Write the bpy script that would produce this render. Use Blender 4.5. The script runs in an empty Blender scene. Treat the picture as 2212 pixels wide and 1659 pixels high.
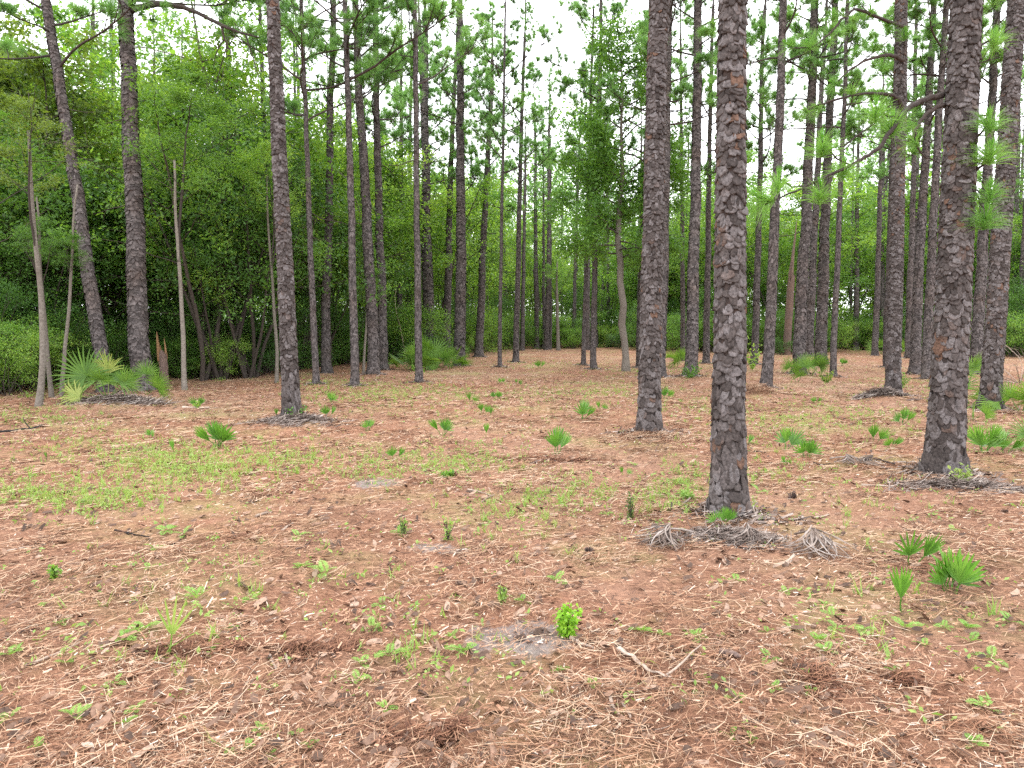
import bpy, math, random
import numpy as np
from mathutils import Vector, Matrix, Euler

SC = bpy.context.scene
COL = SC.collection
R = math.radians
rng = np.random.default_rng(7)
random.seed(7)

# ------------------------------------------------------------------ camera, sky, sun, exposure
CAM_H = 1.70
PITCH = R(4.74)
cam_d = bpy.data.cameras.new('camera')
cam_d.sensor_width = 36.0
cam_d.lens = 25.42
cam_d.clip_start = 0.05
cam_d.clip_end = 2000
cam = bpy.data.objects.new('camera', cam_d)
COL.objects.link(cam)
cam.location = (0, 0, CAM_H)
cam.rotation_euler = (R(90) - PITCH, 0, 0)
SC.camera = cam

SUN_EL, SUN_AZ = 58, 200
w = bpy.data.worlds.new('World')
SC.world = w
w.use_nodes = True
nt = w.node_tree
nt.nodes.clear()
sky = nt.nodes.new('ShaderNodeTexSky')
sky.sky_type = 'NISHITA'
sky.sun_disc = False
sky.sun_elevation = R(SUN_EL)
sky.sun_rotation = R(SUN_AZ)
sky.dust_density = 4.0
cloud = nt.nodes.new('ShaderNodeMix')          # an even layer of white cloud under the blue
cloud.data_type = 'RGBA'
cloud.inputs[0].default_value = 0.88
cloud.inputs[7].default_value = (15.0, 15.2, 15.6, 1)
bg = nt.nodes.new('ShaderNodeBackground')
bg.inputs['Strength'].default_value = 0.15
wo = nt.nodes.new('ShaderNodeOutputWorld')
nt.links.new(sky.outputs[0], cloud.inputs[6])
nt.links.new(cloud.outputs[2], bg.inputs['Color'])
nt.links.new(bg.outputs[0], wo.inputs['Surface'])

sun_d = bpy.data.lights.new('sun', 'SUN')
sun_d.energy = 1.4
sun_d.angle = R(25)
sun_d.color = (1.0, 0.96, 0.9)
sun = bpy.data.objects.new('sun', sun_d)
COL.objects.link(sun)
sun.rotation_euler = (R(90 - SUN_EL), 0, R(180 - SUN_AZ + 180))
sun['kind'] = 'helper'

SC.view_settings.view_transform = 'Standard'
SC.view_settings.look = 'None'
SC.view_settings.gamma = 1.0
SC.view_settings.use_curve_mapping = False
SC.view_settings.exposure = 0.85
SC.cycles.max_bounces = 8
SC.cycles.diffuse_bounces = 5
SC.cycles.glossy_bounces = 2
SC.cycles.transmission_bounces = 5
SC.cycles.transparent_max_bounces = 4
SC.cycles.use_denoising = False
SC.cycles.caustics_reflective = False
SC.cycles.caustics_refractive = False

HAZE = 0.0

# ------------------------------------------------------------------ helpers: rays, ground height
F_PX, CX, CY = 1562.0, 1106.0, 829.5           # the photograph measured 2212 x 1659
cp, sp = math.cos(PITCH), math.sin(PITCH)


def ray(px, py):
    u, v = (px - CX) / F_PX, (CY - py) / F_PX
    return np.array([u, cp + v * sp, v * cp - sp])


def ground_xy(px, py):
    d = ray(px, py)
    t = CAM_H / -d[2]
    return d[0] * t, d[1] * t


def at_depth(px, py, y):
    d = ray(px, py)
    t = y / d[1]
    return Vector((d[0] * t, y, CAM_H + d[2] * t))


MOUNDS = []                                    # x, y, radius, height
RUTS = []                                      # x0, y0, x1, y1, half width, depth


def h(x, y):
    x = np.asarray(x, float)
    y = np.asarray(y, float)
    z = 0.035 * np.sin(0.55 * x + 1.0) * np.sin(0.47 * y + 0.4) + 0.02 * np.sin(1.5 * x + 0.8 * y) * np.cos(1.1 * y - 0.6 * x)
    z = z * np.clip((np.hypot(x, y) - 1.0) / 4.0, 0, 1)
    for mx, my, mr, ma in MOUNDS:
        z = z + ma * np.exp(-((x - mx) ** 2 + (y - my) ** 2) / (mr * mr))
    for x0, y0, x1, y1, wd, dp in RUTS:
        L2 = (x1 - x0) ** 2 + (y1 - y0) ** 2
        t = np.clip(((x - x0) * (x1 - x0) + (y - y0) * (y1 - y0)) / L2, 0, 1)
        d = np.hypot(x - x0 - t * (x1 - x0), y - y0 - t * (y1 - y0) + 0.05 * np.sin(9 * t))
        z = z + dp * (0.55 * np.exp(-((d - 1.9 * wd) / wd) ** 2) - np.exp(-(d / wd) ** 2)) * (0.6 + 0.4 * np.sin(23 * t + x0))
    return z


def G(px, py):
    x, y = ground_xy(px, py)
    return Vector((x, y, float(h(x, y))))


# ------------------------------------------------------------------ helpers: meshes and objects
def mesh(name, V, faces, mat=None, smooth=False):
    """V: n x 3; faces: one int array or a list of them, rows of 3 or of 4."""
    me = bpy.data.meshes.new(name)
    V = np.asarray(V, np.float32)
    if not isinstance(faces, list):
        faces = [faces]
    faces = [np.asarray(f, np.int32) for f in faces if len(f)]
    loops = np.concatenate([f.ravel() for f in faces])
    sizes = np.concatenate([np.full(len(f), f.shape[1], np.int32) for f in faces])
    starts = np.concatenate([[0], np.cumsum(sizes)[:-1]]).astype(np.int32)
    me.vertices.add(len(V))
    me.vertices.foreach_set('co', V.ravel())
    me.loops.add(len(loops))
    me.loops.foreach_set('vertex_index', loops)
    me.polygons.add(len(sizes))
    me.polygons.foreach_set('loop_start', starts)
    me.polygons.foreach_set('loop_total', sizes)
    if smooth:
        me.polygons.foreach_set('use_smooth', np.ones(len(sizes), bool))
    me.update(calc_edges=True)
    if mat:
        me.materials.append(mat)
    return me


class MB:
    def __init__(self):
        self.V, self.T, self.Q, self.n = [], [], [], 0

    def add(self, V, faces):
        V = np.asarray(V, float)
        for f in faces if isinstance(faces, list) else [faces]:
            f = np.asarray(f, int)
            if len(f):
                (self.T if f.shape[1] == 3 else self.Q).append(f + self.n)
        self.V.append(V)
        self.n += len(V)

    def mesh(self, name, mat=None, smooth=False):
        fs = []
        if self.T:
            fs.append(np.concatenate(self.T))
        if self.Q:
            fs.append(np.concatenate(self.Q))
        return mesh(name, np.concatenate(self.V), fs, mat, smooth)


def obj(name, me, parent=None, loc=(0, 0, 0), rot=(0, 0, 0), scale=(1, 1, 1)):
    o = bpy.data.objects.new(name, me)
    COL.objects.link(o)
    o.location = loc
    if isinstance(rot, Matrix):
        o.rotation_euler = rot.to_euler()
    else:
        o.rotation_euler = rot
    o.scale = (scale,) * 3 if isinstance(scale, (int, float)) else scale
    if parent:
        o.parent = parent
    return o


def tag(o, label=None, cat=None, group=None, kind=None):
    if label:
        o['label'] = label
    if cat:
        o['category'] = cat
    if group:
        o['group'] = group
    if kind:
        o['kind'] = kind
    return o


def thing(name, label, cat, loc, rot=(0, 0, 0), group=None, scale=1):
    return tag(obj(name, None, None, loc, rot, scale), label, cat, group)


def frames(P):
    P = np.asarray(P, float)
    T = np.gradient(P, axis=0)
    T /= np.linalg.norm(T, axis=1)[:, None] + 1e-12
    up = np.array([0, 0, 1.0]) if abs(T[0, 2]) < 0.9 else np.array([1.0, 0, 0])
    N = np.cross(T, up)
    N /= np.linalg.norm(N, axis=1)[:, None] + 1e-12
    return T, N, np.cross(T, N)


def tube(P, rad, sides=6, cap=True):
    P = np.asarray(P, float)
    rad = np.broadcast_to(np.asarray(rad, float), (len(P),))
    T, N, B = frames(P)
    a = np.arange(sides) * 2 * math.pi / sides
    V = P[:, None, :] + rad[:, None, None] * (np.cos(a)[None, :, None] * N[:, None, :] + np.sin(a)[None, :, None] * B[:, None, :])
    V = V.reshape(-1, 3)
    i = np.arange(len(P) - 1)[:, None] * sides
    j = np.arange(sides)[None, :]
    k = (j + 1) % sides
    Q = np.stack([i + j, i + k, i + sides + k, i + sides + j], -1).reshape(-1, 4)
    fs = [Q]
    if cap:
        V = np.vstack([V, P[-1] + T[-1] * rad[-1] * 0.6])
        e = len(V) - 1
        b = (len(P) - 1) * sides
        fs.append(np.array([[b + q, b + (q + 1) % sides, e] for q in range(sides)]))
    return V, fs


def unit(v):
    return v / (np.linalg.norm(v, axis=-1, keepdims=True) + 1e-12)


def curve(p0, d0, length, n, bend=(0, 0, 0), wob=0.0, r=rng):
    """A polyline from p0 along d0, turned a little towards bend at every step."""
    P = [np.asarray(p0, float)]
    d = unit(np.asarray(d0, float))
    for _ in range(n):
        d = unit(d + np.asarray(bend, float) / n + r.normal(0, wob, 3))
        P.append(P[-1] + d * length / n)
    return np.array(P)


# ------------------------------------------------------------------ materials
def new_mat(name):
    m = bpy.data.materials.new(name)
    m.use_nodes = True
    n = m.node_tree
    n.nodes.clear()
    out = n.nodes.new('ShaderNodeOutputMaterial')
    return m, n, out


def N_(n, kind, **kw):
    x = n.nodes.new(kind)
    for k, v in kw.items():
        if hasattr(x, k):
            setattr(x, k, v)
        else:
            x.inputs[k].default_value = v
    return x


def ramp(n, stops, fac=None, interp='LINEAR'):
    r = n.nodes.new('ShaderNodeValToRGB')
    r.color_ramp.interpolation = interp
    el = r.color_ramp.elements
    while len(el) < len(stops):
        el.new(0.5)
    for e, (p, c) in zip(el, stops):
        e.position = p
        e.color = (*c, 1) if len(c) == 3 else c
    if fac is not None:
        n.links.new(fac, r.inputs[0])
    return r


def mixc(n, fac, a, b, mode='MIX'):
    m = n.nodes.new('ShaderNodeMix')
    m.data_type = 'RGBA'
    m.blend_type = mode
    for s, v in ((0, fac), (6, a), (7, b)):
        if hasattr(v, 'is_output') or isinstance(v, bpy.types.NodeSocket):
            n.links.new(v, m.inputs[s])
        else:
            m.inputs[s].default_value = v if s == 0 else (*v, 1)
    return m.outputs[2]


def math_(n, op, a, b=0.0):
    m = n.nodes.new('ShaderNodeMath')
    m.operation = op
    for i, v in enumerate((a, b)):
        if isinstance(v, bpy.types.NodeSocket):
            n.links.new(v, m.inputs[i])
        else:
            m.inputs[i].default_value = v
    return m.outputs[0]


def piece_random(n):
    """A number of its own for every loose piece of every object."""
    g = n.nodes.new('ShaderNodeNewGeometry')
    o = n.nodes.new('ShaderNodeObjectInfo')
    return math_(n, 'FRACT', math_(n, 'ADD', g.outputs['Random Per Island'], o.outputs['Random'])), o.outputs['Random'], g


def leaf_mat(name, cols, trans=0.4, gloss=0.45, spec=0.35, tmul=(1.6, 1.5, 0.7), tree_var=0.5, nscale=0.8):
    m, n, out = new_mat(name)
    pr, orr, g = piece_random(n)
    tc = n.nodes.new('ShaderNodeTexCoord')
    no = N_(n, 'ShaderNodeTexNoise', Scale=nscale, Detail=2.0)
    n.links.new(tc.outputs['Object'], no.inputs['Vector'])
    f = math_(n, 'ADD', math_(n, 'MULTIPLY', pr, 0.45), math_(n, 'MULTIPLY', math_(n, 'SUBTRACT', no.outputs[0], 0.25), 0.7))
    f = math_(n, 'ADD', f, math_(n, 'MULTIPLY', math_(n, 'SUBTRACT', orr, 0.5), tree_var))
    k = len(cols) - 1
    c = ramp(n, [(0.08 + 0.84 * i / k, cc) for i, cc in enumerate(cols)], f).outputs[0]
    b = N_(n, 'ShaderNodeBsdfPrincipled', Roughness=gloss)
    b.inputs['Specular IOR Level'].default_value = spec
    n.links.new(c, b.inputs['Base Color'])
    t = n.nodes.new('ShaderNodeBsdfTranslucent')
    n.links.new(mixc(n, 1.0, c, tmul, 'MULTIPLY'), t.inputs['Color'])
    mx = n.nodes.new('ShaderNodeMixShader')
    mx.inputs[0].default_value = trans
    n.links.new(b.outputs[0], mx.inputs[1])
    n.links.new(t.outputs[0], mx.inputs[2])
    n.links.new(mx.outputs[0], out.inputs['Surface'])
    return m


def piece_mat(name, stops, rough=0.85, spec=0.2, nscale=0.5, namp=0.35, grain=60.0, gamp=0.35, bump=0.0):
    """Loose dead matter: each piece its own colour out of the stops, drifting with the place."""
    m, n, out = new_mat(name)
    pr, orr, g = piece_random(n)
    no = N_(n, 'ShaderNodeTexNoise', Scale=nscale, Detail=3.0)
    n.links.new(g.outputs['Position'], no.inputs['Vector'])
    f = math_(n, 'ADD', pr, math_(n, 'MULTIPLY', math_(n, 'SUBTRACT', no.outputs[0], 0.5), namp * 2))
    c = ramp(n, stops, f).outputs[0]
    gr = N_(n, 'ShaderNodeTexNoise', Scale=grain, Detail=4.0, Roughness=0.7)
    n.links.new(g.outputs['Position'], gr.inputs['Vector'])
    lo = 1.0 - gamp
    c = mixc(n, 1.0, c, ramp(n, [(0.3, (lo, lo, lo)), (0.7, (1.0 + gamp, 1.0 + gamp, 1.0 + gamp))], gr.outputs[0]).outputs[0], 'MULTIPLY')
    b = N_(n, 'ShaderNodeBsdfPrincipled', Roughness=rough)
    b.inputs['Specular IOR Level'].default_value = spec
    n.links.new(c, b.inputs['Base Color'])
    if bump:
        bp = N_(n, 'ShaderNodeBump', Strength=bump, Distance=0.01)
        n.links.new(gr.outputs[0], bp.inputs['Height'])
        n.links.new(bp.outputs[0], b.inputs['Normal'])
    n.links.new(b.outputs[0], out.inputs['Surface'])
    return m


def bark_mat(name, base, rust, dark, sx=14, sz=6, bump=0.6, patch=1.3, var=0.55):
    """Bark for trunks and limbs: stretched along the trunk, with patches of rust."""
    m, n, out = new_mat(name)
    tc = n.nodes.new('ShaderNodeTexCoord')
    mp = N_(n, 'ShaderNodeMapping')
    mp.inputs['Scale'].default_value = (sx, sx, sz)
    n.links.new(tc.outputs['Object'], mp.inputs['Vector'])
    v = N_(n, 'ShaderNodeTexVoronoi', Scale=1.0, Randomness=1.0)
    n.links.new(mp.outputs[0], v.inputs['Vector'])
    no = N_(n, 'ShaderNodeTexNoise', Scale=2.2, Detail=6.0, Roughness=0.7)
    n.links.new(mp.outputs[0], no.inputs['Vector'])
    big = N_(n, 'ShaderNodeTexNoise', Scale=patch, Detail=3.0)
    n.links.new(tc.outputs['Object'], big.inputs['Vector'])
    pr, orr, g = piece_random(n)
    c = mixc(n, ramp(n, [(0.45, (0, 0, 0)), (0.68, (1, 1, 1))], big.outputs[0]).outputs[0], base, rust)
    c = mixc(n, ramp(n, [(0.35, (0, 0, 0)), (0.75, (1, 1, 1))], no.outputs[0]).outputs[0], dark, c)
    vv = math_(n, 'ADD', 1.0 - var / 2, math_(n, 'MULTIPLY', pr, var))
    cc = n.nodes.new('ShaderNodeCombineColor')
    for i in range(3):
        n.links.new(vv, cc.inputs[i])
    c = mixc(n, 1.0, c, cc.outputs[0], 'MULTIPLY')
    b = N_(n, 'ShaderNodeBsdfPrincipled', Roughness=0.9)
    b.inputs['Specular IOR Level'].default_value = 0.2
    n.links.new(c, b.inputs['Base Color'])
    bp = N_(n, 'ShaderNodeBump', Strength=bump, Distance=0.02)
    n.links.new(math_(n, 'ADD', v.outputs['Distance'], no.outputs[0]), bp.inputs['Height'])
    n.links.new(bp.outputs[0], b.inputs['Normal'])
    n.links.new(b.outputs[0], out.inputs['Surface'])
    return m


M = {}
M['bark_core'] = bark_mat('pine_bark_fissure', (0.06, 0.047, 0.043), (0.10, 0.058, 0.042), (0.032, 0.026, 0.025))
M['bark'] = bark_mat('pine_bark', (0.15, 0.133, 0.132), (0.135, 0.10, 0.086), (0.058, 0.048, 0.046), var=1.1)
M['bark_far'] = bark_mat('pine_bark_far', (0.22, 0.18, 0.175), (0.24, 0.15, 0.12), (0.11, 0.085, 0.08), sx=9, sz=5)
M['plate'] = piece_mat('pine_bark_plate', [(0.0, (0.042, 0.034, 0.032)), (0.3, (0.068, 0.056, 0.053)), (0.6, (0.098, 0.084, 0.082)), (0.9, (0.145, 0.13, 0.131)), (0.97, (0.085, 0.058, 0.048)), (1.0, (0.12, 0.07, 0.05))],
                       nscale=1.1, namp=0.36, grain=42, gamp=0.6, bump=0.9)
M['limb'] = bark_mat('pine_limb', (0.085, 0.066, 0.06), (0.10, 0.064, 0.05), (0.035, 0.028, 0.026), sx=30, sz=30)
M['dark_wood'] = bark_mat('thicket_bark', (0.10, 0.082, 0.07), (0.12, 0.095, 0.075), (0.045, 0.036, 0.032), sx=20, sz=5)
M['pale_wood'] = bark_mat('pale_bark', (0.25, 0.225, 0.195), (0.17, 0.145, 0.12), (0.10, 0.085, 0.072), sx=12, sz=14, bump=0.3)
M['lichen_wood'] = bark_mat('lichen_bark', (0.30, 0.27, 0.235), (0.12, 0.10, 0.085), (0.15, 0.125, 0.105), sx=12, sz=10, bump=0.3, patch=0.5)
M['dead_wood'] = bark_mat('bare_dead_wood', (0.42, 0.25, 0.12), (0.30, 0.13, 0.06), (0.22, 0.12, 0.07), sx=40, sz=2, bump=0.5)
M['snag_wood'] = bark_mat('snag_wood', (0.22, 0.15, 0.125), (0.30, 0.18, 0.13), (0.09, 0.065, 0.058), sx=30, sz=3)
M['char'] = bark_mat('charred_wood', (0.035, 0.033, 0.033), (0.06, 0.05, 0.048), (0.015, 0.015, 0.015), sx=40, sz=40)
M['grey_wood'] = piece_mat('weathered_wood', [(0, (0.19, 0.14, 0.11)), (0.5, (0.32, 0.245, 0.195)), (1, (0.44, 0.36, 0.30))], grain=30, bump=0.5)
M['needle'] = leaf_mat('pine_needles', [(0.10, 0.21, 0.075), (0.17, 0.32, 0.095), (0.25, 0.40, 0.11)], trans=0.45, tmul=(1.3, 1.4, 0.8), tree_var=0.35)
M['needle_near'] = leaf_mat('long_pine_needles', [(0.11, 0.24, 0.05), (0.17, 0.33, 0.065), (0.24, 0.41, 0.09)], trans=0.45, tmul=(1.2, 1.3, 0.8))
M['candle'] = leaf_mat('new_pine_needles', [(0.12, 0.32, 0.03), (0.19, 0.42, 0.05)], trans=0.4, tmul=(1.2, 1.3, 0.8))
M['leaf_bright'] = leaf_mat('bright_leaves', [(0.09, 0.19, 0.04), (0.19, 0.34, 0.065), (0.34, 0.48, 0.11)], trans=0.5)
M['leaf_mid'] = leaf_mat('green_leaves', [(0.07, 0.16, 0.034), (0.135, 0.28, 0.05), (0.25, 0.42, 0.075)], trans=0.48)
M['leaf_olive'] = leaf_mat('olive_leaves', [(0.06, 0.11, 0.028), (0.12, 0.19, 0.038), (0.22, 0.30, 0.055)], trans=0.45)
M['leaf_dark'] = leaf_mat('dark_leaves', [(0.045, 0.11, 0.028), (0.085, 0.19, 0.04), (0.15, 0.29, 0.06)], trans=0.42)
M['palm'] = leaf_mat('palmetto_fronds', [(0.08, 0.17, 0.03), (0.13, 0.25, 0.04), (0.20, 0.32, 0.06)], trans=0.35, gloss=0.45, spec=0.3)
M['palm_yellow'] = leaf_mat('yellowing_fronds', [(0.20, 0.27, 0.06), (0.28, 0.33, 0.08), (0.33, 0.34, 0.11)], trans=0.3)
M['palm_young'] = leaf_mat('young_fronds', [(0.065, 0.17, 0.02), (0.10, 0.245, 0.03), (0.16, 0.31, 0.05)], trans=0.35, gloss=0.35, spec=0.5)
M['frond_dead'] = piece_mat('dead_fronds', [(0, (0.06, 0.045, 0.04)), (0.35, (0.15, 0.11, 0.09)), (0.75, (0.23, 0.185, 0.16)), (1, (0.35, 0.305, 0.28))], grain=40, gamp=0.3)
M['bush_leaf'] = leaf_mat('bush_leaves', [(0.13, 0.32, 0.02), (0.22, 0.44, 0.03), (0.34, 0.5, 0.05)], trans=0.4, tmul=(1.2, 1.2, 0.7))
M['fern'] = leaf_mat('fern_fronds', [(0.16, 0.32, 0.05), (0.24, 0.42, 0.08), (0.33, 0.48, 0.12)], trans=0.4, tmul=(1.2, 1.2, 0.8))
M['weed'] = leaf_mat('weeds', [(0.16, 0.28, 0.06), (0.27, 0.38, 0.09), (0.38, 0.44, 0.14)], trans=0.4, tmul=(1.2, 1.2, 0.8), nscale=0.3)
M['litter'] = piece_mat('litter_pieces', [(0.0, (0.06, 0.036, 0.028)), (0.14, (0.15, 0.078, 0.054)), (0.36, (0.29, 0.15, 0.092)), (0.7, (0.41, 0.25, 0.165)), (0.95, (0.47, 0.345, 0.255)), (1.0, (0.55, 0.46, 0.39))], nscale=0.9, namp=0.55)
M['straw'] = piece_mat('pine_straw', [(0.0, (0.09, 0.045, 0.03)), (0.35, (0.24, 0.115, 0.066)), (0.7, (0.39, 0.24, 0.15)), (1.0, (0.52, 0.40, 0.29))], nscale=0.8, namp=0.45)
M['brown_leaf'] = piece_mat('brown_leaves', [(0.0, (0.055, 0.035, 0.027)), (0.4, (0.13, 0.08, 0.058)), (0.75, (0.24, 0.145, 0.10)), (1.0, (0.32, 0.23, 0.175))], nscale=1.5, namp=0.3)
M['shreds'] = piece_mat('frond_shreds', [(0.0, (0.05, 0.037, 0.032)), (0.4, (0.14, 0.105, 0.09)), (0.75, (0.25, 0.20, 0.175)), (1.0, (0.38, 0.33, 0.30))], nscale=2.0, namp=0.3)
M['rust_straw'] = piece_mat('rusty_straw', [(0.0, (0.06, 0.028, 0.02)), (0.5, (0.17, 0.075, 0.045)), (1.0, (0.30, 0.16, 0.095))], nscale=0.8)
M['cone'] = piece_mat('pine_cone', [(0, (0.03, 0.022, 0.02)), (1, (0.09, 0.06, 0.05))])


def ground_mat():
    m, n, out = new_mat('needle_litter_ground')
    g = n.nodes.new('ShaderNodeNewGeometry')
    pos = g.outputs['Position']

    def noise(scale, detail=4.0, rough=0.6, vec=pos, dist=0.0):
        t = N_(n, 'ShaderNodeTexNoise', Scale=scale, Detail=detail, Roughness=rough, Distortion=dist)
        n.links.new(vec, t.inputs['Vector'])
        return t.outputs[0]

    def streak(angle, sx, sy):
        mp = N_(n, 'ShaderNodeMapping')
        mp.inputs['Rotation'].default_value = (0, 0, R(angle))
        mp.inputs['Scale'].default_value = (sx, sy, 1)
        n.links.new(pos, mp.inputs['Vector'])
        return noise(1.0, 5.0, 0.75, mp.outputs[0], 0.6)

    s1, s2, s3 = streak(12, 9, 60), streak(-38, 12, 70), streak(71, 14, 55)
    st = math_(n, 'MAXIMUM', math_(n, 'MAXIMUM', s1, s2), s3)
    fine = ramp(n, [(0.42, (0.07, 0.043, 0.033)), (0.54, (0.21, 0.11, 0.07)), (0.64, (0.35, 0.205, 0.135)), (0.76, (0.47, 0.335, 0.25)), (0.86, (0.56, 0.48, 0.41))], st).outputs[0]
    # broad drifts: redder straw, grey sandy soil, dark duff
    big = noise(0.33, 4.0, 0.6)
    c = mixc(n, ramp(n, [(0.42, (0, 0, 0)), (0.62, (0.6, 0.6, 0.6))], big).outputs[0], fine, mixc(n, 1.0, fine, (1.08, 0.86, 0.78), 'MULTIPLY'))
    pat = noise(0.9, 5.0, 0.65)
    c = mixc(n, ramp(n, [(0.53, (0, 0, 0)), (0.68, (0.8, 0.8, 0.8))], pat).outputs[0], c, mixc(n, 1.0, c, (0.62, 0.58, 0.56), 'MULTIPLY'))
    moss = noise(0.55, 5.0, 0.7)
    c = mixc(n, ramp(n, [(0.5, (0, 0, 0)), (0.72, (0.4, 0.4, 0.4))], moss).outputs[0], c, (0.30, 0.31, 0.12))
    wide = noise(0.16, 5.0, 0.7)
    c = mixc(n, ramp(n, [(0.48, (0, 0, 0)), (0.6, (0.55, 0.55, 0.55))], wide).outputs[0], c, mixc(n, noise(3.0), (0.22, 0.115, 0.075), (0.40, 0.27, 0.20)))
    grn = noise(0.27, 6.0, 0.75)
    c = mixc(n, ramp(n, [(0.53, (0, 0, 0)), (0.68, (0.55, 0.55, 0.55))], grn).outputs[0], c, mixc(n, noise(9.0), (0.17, 0.20, 0.07), (0.36, 0.32, 0.16)))
    # bare patches of grey sand
    sep = n.nodes.new('ShaderNodeSeparateXYZ')
    n.links.new(pos, sep.inputs[0])
    for (px, py, rx, ry) in ((1125, 1385, 0.38, 0.30), (815, 1045, 0.35, 0.3), (950, 1185, 0.28, 0.16)):
        x0, y0 = ground_xy(px, py)
        dx = math_(n, 'DIVIDE', math_(n, 'SUBTRACT', sep.outputs[0], x0), rx)
        dy = math_(n, 'DIVIDE', math_(n, 'SUBTRACT', sep.outputs[1], y0), ry)
        d = math_(n, 'ADD', math_(n, 'MULTIPLY', dx, dx), math_(n, 'MULTIPLY', dy, dy))
        d = math_(n, 'ADD', d, math_(n, 'MULTIPLY', math_(n, 'SUBTRACT', noise(8.0, 6.0, 0.75), 0.5), 3.4))
        c = mixc(n, ramp(n, [(0.3, (0.75, 0.75, 0.75)), (0.8, (0, 0, 0))], d).outputs[0], c, mixc(n, noise(40.0), (0.12, 0.105, 0.10), (0.33, 0.30, 0.29)))
    b = N_(n, 'ShaderNodeBsdfPrincipled', Roughness=0.95)
    b.inputs['Specular IOR Level'].default_value = 0.1
    n.links.new(c, b.inputs['Base Color'])
    bp = N_(n, 'ShaderNodeBump', Strength=0.7, Distance=0.03)
    n.links.new(st, bp.inputs['Height'])
    n.links.new(bp.outputs[0], b.inputs['Normal'])
    n.links.new(b.outputs[0], out.inputs['Surface'])
    return m


M['ground'] = ground_mat()

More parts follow.
